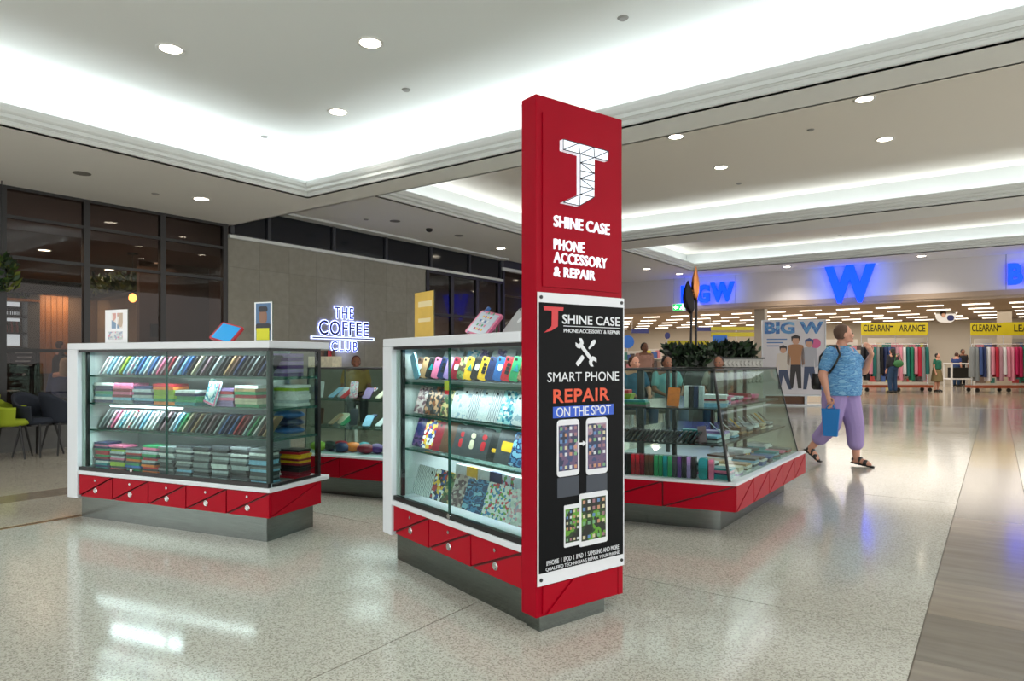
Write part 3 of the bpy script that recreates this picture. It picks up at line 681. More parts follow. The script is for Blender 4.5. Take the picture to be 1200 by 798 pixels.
# second-row yellow banners and blue boards further left
def board(name, lb, cat, ua, ub, vt, vb, y, m, txt=None, tm=None, rnd=False, stand=True):
    a, b = dep(ua, y), dep(ub, y); L = (b - a).length; ang = atan2(b.y - a.y, b.x - a.x); s = y / F; z0, z1 = EYE - (vb - 423) * s, EYE - (vt - 423) * s
    t = thing(name, lb, cat, (a.x, a.y, 0), ang)
    if rnd: MB().plate(rrect(L, z1 - z0, min(L, z1 - z0) * .48, 8, L / 2, (z0 + z1) / 2), -.03, 0, 0).build('panel', m, t)
    else: MB().box(0, L, -.03, 0, z0, z1).build('panel', m, t)
    if txt: mm = MB(); letters(mm, txt, L * .2, L * .8, z0 + (z1 - z0) * .3, z0 + (z1 - z0) * .7, -.03, .004); mm.build('lettering', tm, t)
    if stand is True: MB().cyl((L / 2, .03, 0), (L / 2, .03, z1 - .02), .02, n=8).build('post', CHROME, t)
    elif stand == 'hang':
        for x in (.03, L - .03): MB().cyl((x, -.015, z1), (x, -.015, 3.32), .006, n=5).build('cord', CHROME, t)
    return t
NVB = mat('board_navy', (22, 30, 92), .5); BL2 = mat('board_blue', (24, 92, 180), .5); WB = mat('board_white', (225, 225, 225), .5)
OLV = mat('board_olive', (168, 158, 20), .5)
board('clearance_banner', 'long yellow banner left of the poster, upper', 'banner', 833, 893, 383, 387, 25.5, OLV)
board('clearance_banner', 'long yellow banner left of the poster, lower', 'banner', 833, 893, 389.5, 394.5, 25.3, OLV)
board('clearance_banner', 'yellow banner left of the copper leaf stem above the planter', 'banner', 782, 831, 399, 408, 24.5, OLV)
board('hanging_board', 'navy hanging board over the far left aisle', 'sign', 740, 760, 385.5, 390.5, 33, NVB, stand='hang')
board('hanging_board', 'navy hanging board behind the leaf stems', 'sign', 815, 833, 383, 388, 32, NVB, stand='hang')
board('round_sign', 'large round blue sign with white stripe at the left of the store', 'sign', 728, 743, 393, 408, 29, BL2, rnd=True)
board('display_sign', 'blue sign with white mark between yellow banner and planter', 'sign', 835, 852, 393, 403, 25.0, BL2)
board('round_sign', 'small round navy sign near the exit sign', 'sign', 779, 785, 389.5, 397, 29, NVB, rnd=True)
board('hanging_board', 'white hanging board', 'sign', 1096, 1120, 361, 378, 29, WB, rnd=True, stand='hang')['label'] = 'white hanging board with a navy disc and dark-haired head above the aisle'
o = bpy.data.objects[[x.name for x in bpy.data.objects if x.name.startswith('hanging_board')][-1]]
MB().plate(rrect(.30, .24, .11, 6, .64, .20 + EYE + (423 - 378) * 29 / F), -.036, -.03).build('navy_disc', NVB, o)
zz = EYE + (423 - 378) * 29 / F
MB().plate(rrect(.26, .26, .12, 6, .32, .40 + zz), -.036, -.03).build('printed_hair', DK, o)
MB().plate(rrect(.17, .20, .08, 6, .34, .32 + zz), -.042, -.036).build('printed_face', mat('print_skin', (196, 150, 124), .5), o)
board('red_sign', 'plain red square sign on the pale back wall', 'sign', 1097, 1107, 384, 394, 36, mat('sign_red', (215, 50, 70), .5))
board('wall_lettering', 'dark Toys lettering board on the pale back wall', 'sign', 1114, 1142, 386, 400, 38, mat('back_cream', (222, 214, 200), .6), 'Toys', BLACK)
# far shelving and stock
SHW = mat('gondola_white', (196, 190, 180), .5); STK = [mat('stock_%d' % i, c, .6) for i, c in enumerate(((170, 60, 60), (60, 90, 150), (190, 170, 140), (70, 60, 60), (190, 120, 130), (60, 120, 110), (200, 190, 60), (120, 100, 90)))]
def gondola(lb, ua, ub, y, h, seed):
    a, b = dep(ua, y), dep(ub, y); L = (b - a).length; ang = atan2(b.y - a.y, b.x - a.x); r = random.Random(seed)
    t = thing('shelf_unit', lb, 'shelf', (a.x, a.y, 0), ang)
    MB().box(0, L, .25, .3, 0, h).build('back_panel', SHW, t); MB().box(0, L, -.2, .25, 0, .12).build('base', SHW, t)
    st = MB(); n = 4
    for k in range(1, n): MB().box(0, L, -.2, .25, k * h / n, k * h / n + .03).build('shelf_board', SHW, t)
    for k in range(n):
        x = .03
        z = .12 if k == 0 else k * h / n + .03
        while x < L - .2:
            w = r.uniform(.1, .28); st.box(x, x + w * .92, -.16, .2, z, z + r.uniform(.16, .34), r.randrange(8)); x += w
    o = st.build('stock', STK, t); o['kind'] = 'stuff'
for i, (ua, ub, y, h, lb) in enumerate(((728, 752, 27, 1.6, 'low merchandise shelf under the round blue sign'), (754, 778, 28, 1.7, 'merchandise shelf left of the exit sign, far aisle'),
        (779, 832, 30, 2.0, 'merchandise shelf behind the leaf stems'), (834, 893, 27.5, 1.9, 'long merchandise shelf left of the poster'),
        (966, 1008, 34, 2.3, 'merchandise shelf behind the woman with the blue shirt'), (1020, 1086, 35, 2.4, 'tall merchandise shelf behind the left clothes rack'),
        (1146, 1166, 33, 2.3, 'narrow merchandise shelf behind the right clothes rack'), (1187, 1215, 33, 2.3, 'merchandise shelf at the far right edge'))):
    gondola(lb, ua, ub, y, h, i)
# checkout tables with two white rails
a, b = dep(1110, 31), dep(1138, 31); ang = atan2(b.y - a.y, b.x - a.x); L = (b - a).length
t = thing('display_table', 'white two-tier display table between the clothes racks', 'table', (a.x, a.y, 0), ang)
for z in (.35, 1.05): MB().box(0, L, -.3, .3, z, z + .06).build('shelf_board', WB, t)
for x in (.04, L - .04):
    for yy in (-.26, .26): MB().box(x - .03, x + .03, yy - .03, yy + .03, 0, 1.05).build('leg', WB, t)
MB().box(.15, L - .15, -.2, .2, .42, .9).build('dark_crate', BLACK, t)

# planter with foliage, bench planter and copper leaf sculpture
LAT = mat('lattice_white', (172, 172, 168), .6)
a, b = dep(838, 13.0), dep(894, 13.4); ang = atan2(b.y - a.y, b.x - a.x); L = (b - a).length
t = thing('planter', 'pale lattice-fronted planter box of dark shrubs left of the poster', 'planter', (a.x, a.y, 0), ang)
zt2 = 1.24
MB().box(0, L, 0, .5, 0, zt2).build('box', LAT, t)
for k in range(12):
    for j in range(10):
        x = L * (k + .5) / 12; z = .12 + j * .115; MB().plate([(x, z - .05), (x + L / 26, z), (x, z + .05), (x - L / 26, z)], -.02, 0).build('lattice_tile', LAT, t) if z > .7 else None
MB().box(-.02, L + .02, -.03, .53, zt2, zt2 + .03).build('rim', DARKM, t)
foliage(.05, L - .05, .05, .45, zt2, zt2 + .26, 700, .16, 11).build('foliage', [mat('shrub_%d' % i, c, .5) for i, c in enumerate(((18, 34, 18), (26, 48, 26), (36, 62, 30), (14, 24, 16)))], t)
a, b = dep(785, 12.2), dep(832, 12.2); ang = atan2(b.y - a.y, b.x - a.x); L = (b - a).length
t = thing('planter', 'dark round-cornered planter of shrubs under the copper leaf', 'planter', (a.x, a.y, 0), ang)
MB().box(0, L, 0, .6, 0, 1.05).build('box', DARKM, t)
foliage(.02, L - .02, .05, .55, 1.05, 1.42, 800, .17, 12).build('foliage', [mat('shrub_%d' % i, (0, 0, 0)) for i in range(4)], t)
COP = mat('copper_leaf', (214, 138, 84), .28, .9); BLK2 = mat('black_leaf', (30, 26, 26), .35, .5)
def leaf(lb, ub, ut, vt, vb, w, m, ustem, tilt):
    y = 12.45; base = dep(ustem, y, 409); tip = dep(ut, y, vt); lb_ = dep(ub, y, vb); s = y / F
    t = thing('leaf_sculpture', lb, 'sculpture', (base.x, base.y, 1.10), YAW)
    inv = lambda p: Vector((CY * (p.x - base.x) + SY * (p.y - base.y), -SY * (p.x - base.x) + CY * (p.y - base.y), p.z - 1.10))
    A, B = inv(lb_), inv(tip); R = []; n = 12
    for j in range(n + 1):
        f = j / n; c = A.lerp(B, f); ww = w / 2 * sin(pi * min(.999, max(.001, f)) ** .85) ** .8 + .004
        R.append([(c.x - ww, c.y + .05 * cos(f * 3) , c.z), (c.x - ww * .4, c.y - .06, c.z), (c.x, c.y - .03, c.z), (c.x + ww * .4, c.y - .06, c.z), (c.x + ww, c.y + .05, c.z),
                  (c.x + ww * .4, c.y - .045, c.z), (c.x, c.y - .012, c.z), (c.x - ww * .4, c.y - .045, c.z)])
    MB().rings(R).build('blade', m, t)
    MB().tube([(0, 0, -.2), (A.x * .3, 0, A.z * .5), (A.x, A.y - .02, A.z + .05)], .022, 8).build('stem', BLK2, t)
leaf('copper upright leaf sculpture, the taller of the pair', 816, 815, 313, 352, .16, COP, 815.5, 0)
leaf('black upright leaf sculpture, the shorter of the pair', 810, 805.5, 329, 368, .24, BLK2, 809.5, 0)
#PART3
# ================================================================== KIOSK
RING = MB()
for k in range(12):
    a, b = 2 * pi * k / 12, 2 * pi * (k + 1) / 12; RING.cyl((.017 * cos(a), 0, .017 * sin(a)), (.017 * cos(b), 0, .017 * sin(b)), .005, n=6)
RING = RING.cyl((0, 0, 0), (0, -.006, 0), .013, n=12).mesh('ring_pull', CHROME)
LOCK = MB().cyl((0, .0, 0), (0, -.006, 0), .009, n=12).box(-.001, .001, -.007, -.006, -.005, .005).mesh('lock', CHROME)
def drawers(t, x0, x1, n, y, z0, z1, knobs=True, th=.018):
    w = (x1 - x0) / n; g = .005
    for k in range(n):
        a, b = x0 + k * w + g, x0 + (k + 1) * w - g; zl, zh = z0 + .003, z1 - .003
        u = MB().plate([(a, zl + g * 1.6), (b - g * 2.5, zh), (a, zh)], y - th, y).build('drawer_panel', RED, t)
        l = MB().plate([(a + g * 2.5, zl), (b, zl), (b, zh - g * 1.6)], y - th, y).build('drawer_panel', RED, t)
        if knobs:
            cx = (a + b) / 2; inst('lock', LOCK, parent=u, loc=(cx, y - th, zh - (zh - zl) * .20)); inst('ring_pull', RING, parent=l, loc=(cx + .0, y - th, zl + (zh - zl) * .33))
C0 = Vector  # shorthand
def counter(name_lb, cam_xy, rz, Lx, D, Lend, bays, right_open, inner_y):
    o = c2w(*cam_xy); t = thing('display_counter', name_lb, 'display counter', (o.x, o.y, 0), rz)
    xr = Lx + (.055 if right_open else -.095)             # right end of the red body
    MB().box(0, Lx if right_open else Lx - .095, 0, D, 0, .165).build('plinth', STEEL, t)
    MB().box(-.0, xr - .02, -.018, D + .03, .165, .335).build('red_body', REDD, t)
    drawers(t, .02, xr, bays, -.018, .165, .333)
    yd = D + .10
    MB().box(.02, xr + (.012 if right_open else 0), -.048, yd, .335, .365).build('ledge', WHT, t, bevel=.004)
    MB().box(-.095, xr + (.012 if right_open else 0), -.05, yd, 1.285, 1.335).build('top_slab', WHT, t, bevel=.005)
    MB().box(-.095, .02, -.05, yd, .152, 1.285).build('side_post', WHT, t, bevel=.004)
    # glazing: black sill and frame, two sliding panes, edges
    gx1 = xr - .01
    MB().box(.02, gx1, -.035, -.008, .365, .392).build('glass_track', BLACK, t)
    MB().box(.02, gx1, -.035, -.008, 1.268, 1.285).build('glass_track', BLACK, t)
    MB().box(.022, .045, -.01, D, .392, 1.268).build('inner_lining', GREYIN, t)
    MB().box(.046, .066, .0, .02, .392, 1.268).build('shelf_upright', BLACK, t)
    return t, xr, gx1, yd
# ---- left counter
LC, xr, gx1, yd = counter('left white and red glass display counter stacked with phone cases', (-3.32, 5.203), radians(12.3), 1.847, .458, 0, 5, True, 0)
D = .458
xm = gx1 * .5 + .02
MB().box(.03, xm - .008, -.022, -.017, .392, 1.268).build('glass_door', GL, LC)
MB().box(xm - .02, gx1 - .01, -.031, -.026, .392, 1.268).build('glass_door', GL, LC)
for x in (xm - .02,): MB().box(x, x + .003, -.032, -.016, .392, 1.268).build('glass_edge', GLEDGE, LC)
MB().cyl((xm * .62, -.04, .40), (xm * .62, -.028, .40), .012).build('door_lock', CHROME, LC)
MB().box(gx1 - .004, gx1 + .001, .0, D, .392, 1.268).build('side_glass', GL, LC)
MB().box(gx1 - .03, gx1, -.02, .012, .392, 1.285).build('corner_post', mat('dark_green_post', (16, 34, 32), .3), LC)
MB().box(gx1 - .03, gx1, D - .0, D + .03, .365, 1.285).build('corner_post', BLACK, LC)
for z in (.365, 1.268): MB().box(gx1 - .01, gx1, .012, D, z, z + .02).build('side_frame', BLACK, LC)
MB().box(.045, gx1 - .25, D - .012, D, .392, 1.285).build('back_panel', mat('mirror_grey', (150, 160, 162), .15, .3), LC)
# red diagonal panel on the short side
xs = xr - .02
MB().add([(xs, -.016, .17), (xs, D + .02, .17), (xs, D + .02, .33), (xs + .02, -.016, .17), (xs + .02, D + .02, .17), (xs + .02, D + .02, .33)], [(0, 1, 2)[::-1], (3, 4, 5), (0, 3, 5, 2)[::-1], (0, 1, 4, 3), (1, 2, 5, 4)]).build('side_panel', RED, LC)
MB().add([(xs, -.016, .176), (xs, D + .014, .333), (xs, -.016, .333), (xs + .02, -.016, .176), (xs + .02, D + .014, .333), (xs + .02, -.016, .333)], [(0, 1, 2)[::-1], (3, 4, 5), (0, 3, 4, 1)[::-1], (1, 4, 5, 2), (0, 2, 5, 3)]).build('side_panel', RED, LC)
SHZ = (.677, .88, 1.09)
for z in SHZ:
    MB().box(.046, gx1 - .006, .03, D - .014, z - .008, z).build('glass_shelf', GLS, LC)
    MB().box(.046, gx1 - .006, .024, .03, z - .012, z + .001).build('shelf_rail', GLEDGE, LC)
    MB().box(gx1 - .02, gx1 - .008, .03, D, z - .016, z + .002).build('shelf_rail', GLEDGE, LC)
# ---- middle counter
MCN, xr2, gx2, yd2 = counter('front white and red glass display counter attached to the tall red pillar', (-.697, 4.095), radians(-17.3), 1.379, .425, 0, 3, False, 0)
xm = .64
MB().box(.03, xm - .008, -.022, -.017, .392, 1.268).build('glass_door', GL, MCN)
MB().box(xm, gx2, -.031, -.026, .392, 1.268).build('glass_door', GL, MCN)
for x in (xm,): MB().box(x, x + .003, -.032, -.016, .392, 1.268).build('glass_edge', GLEDGE, MCN)
MB().cyl((xm + .02, -.045, .385), (xm + .02, -.03, .385), .014).build('door_lock', CHROME, MCN)
MB().box(.045, gx2, D - .04, D - .03, .392, 1.285).build('back_panel', mat('back_white', (196, 200, 202), .4), MCN)
for z in SHZ:
    thick = z > 1
    MB().box(.046, gx2 - .002, .03, .41, z - (.016 if thick else .008), z).build('glass_shelf', mat('shelf_grey', (126, 136, 138), .3) if thick else GLS, MCN)
    MB().box(.046, gx2 - .002, .022, .03, z - (.030 if thick else .010), z - (.014 if thick else -.001)).build('shelf_rail', GLEDGE, MCN)
# case lighting: LED tubes fixed under shelves (visible white tubes)
LEDM = mat('led_tube', (235, 245, 255), emit=7.0, ecol=(225, 240, 255))
def led(t, x0, x1, y, z, watt, visible=True):
    if visible: MB().cyl((x0, y, z), (x1, y, z), .011, n=8).build('led_tube', LEDM, t)
    c = t.matrix_basis if False else (Matrix.Translation(t.location) @ Matrix.Rotation(t.rotation_euler.z, 4, 'Z')) @ Vector(((x0 + x1) / 2, y, z - .012))
    area('case_light', c, abs(x1 - x0), .02, watt, (.88, .95, 1), (0, 0, t.rotation_euler.z))
led(LC, .25, 1.0, .06, .862, 2.6); led(LC, .1, 1.75, .05, 1.262, 4.0, False); led(LC, .15, 1.7, .05, 1.068, 2.2, False); led(LC, .1, 1.7, .05, .655, 2.4, False)
led(MCN, .08, 1.2, .05, 1.262, 3.0, False); led(MCN, .1, 1.2, .30, .655, 2.6); led(MCN, .08, 1.2, .05, 1.05, 1.6, False); led(MCN, .08, 1.2, .05, .865, 1.6, False)

# ---- pillar
P0 = c2w(.105, 2.96)
PL = thing('sign_pillar', 'tall red advertising pillar with illuminated white logo and black banner', 'sign pillar', (P0.x, P0.y, 0), radians(72.7))
def fs(u, v=None):
    k = (u - CU) / F; s = (2.96 * k - .105) / (.803 - .595 * k)
    return s if v is None else (s, EYE - (v - HZ) * (2.96 + .595 * s) / F)
TK = .104; PW = .54
MB().box(0, PW, 0, TK, .068, 2.375).build('body', REDP, PL, bevel=.004)
MB().box(.03, PW - .11, .012, TK, 0, .068).build('plinth', STEEL, PL)
def frm(x0, x1, z0, z1, w, y0, y1, nm, m):
    MB().box(x0, x1, y0, y1, z1 - w, z1).box(x0, x1, y0, y1, z0, z0 + w).box(x0, x0 + w, y0, y1, z0 + w, z1 - w).box(x1 - w, x1, y0, y1, z0 + w, z1 - w).build(nm, m, PL)
MB().box(.035, PW - .03, -.006, 0, 1.53, 2.30).build('sign_panel', REDP, PL)
MB().plate([(.055, .075), (PW - .04, .075), (PW - .04, .205), (.22, .205)], -.008, 0).plate([(.035, .08), (.20, .205), (.035, .205)], -.008, 0).build('lower_panel', RED, PL)
MB().box(PW - .035, PW - .004, -.008, 0, .072, .205).build('lower_panel', RED, PL)
LITW = mat('lit_acrylic', (235, 245, 255), emit=.35, ecol=(238, 246, 255)); BLKL = mat('thin_black', (20, 24, 40), .5)
pts = [(655, 165), (708.3, 179), (707.5, 190.3), (692, 186.3), (691.5, 232.4), (674.2, 242.4), (655, 238.4), (675, 229.2), (675, 183), (655, 177.4)]
Q = [fs(u, v) for u, v in pts]
lg = MB(); 
def poly3(mb, q, y0, y1, mi=0):       # concave outline from convex pieces
    for idx in ((0, 1, 2, 3, 8, 9), (8, 3, 4, 5, 7), (7, 5, 6)): mb.plate([q[i] for i in idx][::-1], y0, y1, mi)
poly3(lg, Q, -.03, -.006); lg.build('logo', LITW, PL)
ln = MB()
def seg(a, b, w=.0036):
    a, b = Vector(a), Vector(b); d = (b - a).normalized() * w / 2; n_ = Vector((-d.y, d.x))
    ln.plate([tuple(a - n_), tuple(b - n_), tuple(b + n_), tuple(a + n_)], -.0315, -.03)
in_ = lambda a, b, f: tuple(Vector(a).lerp(Vector(b), f))
T0, T1, T2, T3, T4, T5, T6, T7, T8, T9 = [Vector(q) for q in Q]
b1 = T9.lerp(T2, .36); 
seg(T9.lerp(T0, .02), T2); seg(T9, T0.lerp(T1, .33)); seg(T0.lerp(T1, .33), T9.lerp(T2, .36)); seg(T9.lerp(T2, .36), T0.lerp(T1, .66)); seg(T0.lerp(T1, .66), T3); seg(T3, T1); seg(T0, T9); seg(T0, T1); seg(T1, T2)
n_s = 5
for k in range(n_s):
    l0, l1 = T8.lerp(T7, k / n_s), T8.lerp(T7, (k + 1) / n_s); r0, r1 = T3.lerp(T4, k / n_s), T3.lerp(T4, (k + 1) / n_s)
    seg(l1, r1); seg(l0, r1) if k % 2 else seg(r0, l1)
seg(T7, T5); seg(T5, T6); seg(T4, T5); seg(T8, T7); seg(T6, T7); seg(T7, T4)
ln.build('logo_lines', BLKL, PL)
def ptext(s, ua, va_t, va_b, ub, vb_t, vb_b, m, y=-.006, th=.004, nm='lettering'):
    (xa, z1), (_, z0) = fs(ua, va_t), fs(ua, va_b); (xb, z3), (_, z2) = fs(ub, vb_t), fs(ub, vb_b)
    mb = MB(); letters(mb, s, xa, xb, (z0 + z2) / 2, (z1 + z3) / 2, y, th); return mb.build(nm, m, PL)
ptext('SHINE CASE', 647.5, 253, 265.5, 713, 262.5, 276, LITW, -.006, .007)
ptext('PHONE', 647.5, 279.5, 292.5, 683.5, 285, 297, LITW, -.006, .007)
ptext('ACCESSORY', 647.5, 296, 309, 710, 302, 314, LITW, -.006, .007)
ptext('& REPAIR', 647.5, 313, 325, 696, 317, 328, LITW, -.006, .007)
# banner
BN = thing('repair_banner', 'black phone repair banner with white edge mounted on the pillar', 'banner', (P0.x, P0.y, 0), radians(72.7))
PL_ = PL; PL = BN
WBN = mat('banner_white', (222, 226, 232), .4)
zt_, zb_ = 1.503, .21
MB().box(0, PW + .001, -.013, -.0085, zb_, zt_).build('backing', WBN, BN)
MB().box(.006, PW - .008, -.0145, -.013, zb_ + .055, zt_ - .045).build('print', BPRINT, BN)
for x, z in ((.018, zt_ - .022), (PW - .018, zt_ - .022), (.018, zb_ + .027), (PW - .018, zb_ + .027)): MB().cyl((x, -.017, z), (x, -.013, z), .008).build('bolt', BLACK, BN)
Yb = -.0145; RP = mat('banner_red', (200, 36, 44), .4); ORP = mat('banner_orange', (222, 78, 40), .4); BP = mat('banner_blue', (30, 84, 200), .4)
q = [fs(620 + a / 7.258, 340 + b / 7.258) for a, b in ((105, 137), (275, 148), (270, 180), (228, 178), (226, 310), (170, 345), (108, 362), (172, 308), (175, 176), (108, 172))]
mb = MB(); poly3(mb, q, Yb - .002, Yb); mb.build('printed_logo', RP, BN)
def bt(s, a, c1, c2, b, d1, d2, m, sc=7.258, ox=620, oy=340): return ptext(s, ox + a / sc, oy + c1 / sc, oy + c2 / sc, ox + b / sc, oy + d1 / sc, oy + d2 / sc, m, Yb, .0015)
bt('SHINE CASE', 265, 208, 290, 756, 232, 305, WBN)
bt('PHONE ACCESSORY & REPAIR', 278, 330, 362, 756, 345, 374, WBN)
x0_, z_ = fs(620 + 275 / 7.258, 340 + 310 / 7.258); x1_, z2_ = fs(620 + 760 / 7.258, 340 + 322 / 7.258)
MB().box(x0_, x1_, Yb - .0015, Yb, (z_ + z2_) / 2 - .001, (z_ + z2_) / 2 + .002).build('rule_line', WBN, BN)
bt('SMART PHONE', 138, 700, 782, 748, 690, 768, WBN)
s2 = 3.325
bt('REPAIR', 86, 52, 106, 306, 48, 98, ORP, s2, 620, 440)
xa, za = fs(620 + 85 / s2, 440 + 122 / s2); xb, zb2 = fs(620 + 322 / s2, 440 + 150 / s2); _, za2 = fs(620 + 85 / s2, 440 + 168 / s2)
MB().box(xa, xb, Yb - .001, Yb, za2 + .002, za).build('blue_strip', BP, BN)
Yb -= .001; bt('ON THE SPOT', 97, 124, 160, 311, 113, 150, WBN, s2, 620, 440); Yb += .001
bt('IPHONE  I  IPOD  I  IPAD  I  SAMSUNG AND MORE', 60, 717, 735, 343, 659, 677, WBN, s2, 620, 440)
bt('QUALIFIED TECHNICIANS REPAIR YOUR PHONE', 57, 741, 757, 345, 685, 700, WBN, s2, 620, 440)
# crossed wrench and screwdriver
cx, cz = fs(620 + 468 / 7.258, 340 + 515 / 7.258)
cz -= .008
def rot(pts, a, cx, cz): return [(cx + .82 * (x * cos(a) - z * sin(a)), cz + .82 * (x * sin(a) + z * cos(a))) for x, z in pts]
wr = MB(); a1 = radians(45)
wr.plate(rot([(-.011, -.055), (.011, -.055), (.011, .055), (-.011, .055)], a1, cx, cz)[::-1], Yb - .0025, Yb)
for sg in (1, -1):
    for side in (1, -1):
        P_ = [(0, .048), (side * .02, .05), (side * .03, .066), (side * .03, .082), (side * .017, .096), (side * .012, .08), (side * .008, .072), (0, .07)]
        P_ = [(x, z * sg) for x, z in P_]; 
        for tri in ((0, 1, 2, 7), (2, 3, 6, 7), (3, 4, 5, 6)): 
            pl = rot([P_[i] for i in tri], a1, cx, cz)
            ar = sum(pl[i][0] * pl[(i + 1) % len(pl)][1] - pl[(i + 1) % len(pl)][0] * pl[i][1] for i in range(len(pl)))
            wr.plate(pl if ar < 0 else pl[::-1], Yb - .0025, Yb)
wr.build('wrench_symbol', WBN, BN)
a2 = radians(-45); sd = MB()
sd.plate(rot(rrect(.026, .07, .008, cx=0, cz=-.065), a2, cx, cz)[::-1], Yb - .002, Yb).plate(rot([(-.005, .03), (.005, .03), (.008, .055), (.014, .07), (.012, .09), (.004, .1), (-.004, .1), (-.012, .09), (-.014, .07), (-.008, .055)], a2, cx, cz)[::-1], Yb - .002, Yb)
sd.build('screwdriver_symbol', WBN, BN)
# printed phones and tablets
SCRB = pattern('screen_picture', [(24, 30, 56), (50, 66, 110), (96, 76, 110), (30, 44, 80), (150, 130, 150)], 9, 'noise'); SCRG = pattern('screen_green', [(14, 22, 14), (30, 60, 20), (90, 150, 40), (16, 30, 18)], 12, 'noise')
ICO = [mat('icon_%d' % i, c, .4) for i, c in enumerate(((205, 210, 215), (110, 160, 120), (190, 140, 110), (90, 130, 180), (200, 195, 160), (150, 110, 120)))]
def device(ua, ub, vt, vb, scr, nx, nz, rnd, body=WBN, y=0.0, lb='printed_phone', mt=.1, ox=620, oy=440):
    xa = fs(ox + ua / s2); xb = fs(ox + ub / s2); um = ox + (ua + ub) / 2 / s2
    z1 = fs(um, oy + vt / s2)[1]; z0 = fs(um, oy + vb / s2)[1]; w = xb - xa; h = z1 - z0; cx, cz = (xa + xb) / 2, (z0 + z1) / 2
    o = MB().plate(rrect(w, h, rnd * w, 5, cx, cz)[::-1], Yb - .0025 - y, Yb).build(lb, body, PL)
    sx, szz = w * .43, h * (.5 - mt)
    MB().box(cx - sx, cx + sx, Yb - .003 - y, Yb - .0025 - y, cz - szz, cz + szz).build('screen', scr, o)
    ic = MB(); r = random.Random(int(ua))
    for i in range(nx):
        for j in range(nz):
            if j in (nz - 2,) : continue
            x = cx - sx + 2 * sx * (i + .5) / nx; z = cz + szz - 2 * szz * (j + .5) / nz; q_ = .26 * 2 * sx / nx
            ic.box(x - q_, x + q_, Yb - .0034 - y, Yb - .003 - y, z - q_, z + q_, r.randrange(6))
    i_ = ic.build('icons', ICO, o); i_['kind'] = 'stuff'
device(100, 187, 170, 390, SCRB, 4, 7, .14); device(214, 298, 163, 382, SCRB, 4, 7, .14)
device(128, 192, 500, 662, SCRG, 4, 6, .06, lb='printed_tablet'); device(187, 297, 452, 655, SCRG, 5, 6, .06, y=.001, lb='printed_tablet')
DIM = mat('print_reflection', (52, 60, 72), .4)
for a, b, t1, t2 in ((102, 186, 394, 470), (216, 297, 384, 460)):
    xa, xb = fs(620 + a / s2), fs(620 + b / s2); z1 = fs(620 + (a + b) / 2 / s2, 440 + t1 / s2)[1]; z0 = fs(620 + (a + b) / 2 / s2, 440 + t2 / s2)[1]
    MB().box(xa, xb, Yb - .001, Yb, z0, z1).build('printed_mirror_image', DIM, BN)
xa, z1 = fs(620 + 188 / s2, 440 + 265 / s2); xb, _ = fs(620 + 216 / s2, 440 + 265 / s2)
MB().plate([(xa, z1 - .005), (xa + (xb - xa) * .5, z1 - .005), (xa + (xb - xa) * .5, z1 - .012), (xb, z1), (xa + (xb - xa) * .5, z1 + .012), (xa + (xb - xa) * .5, z1 + .005), (xa, z1 + .005)][::-1], Yb - .002, Yb).build('arrow_symbol', WBN, BN)
PL = PL_

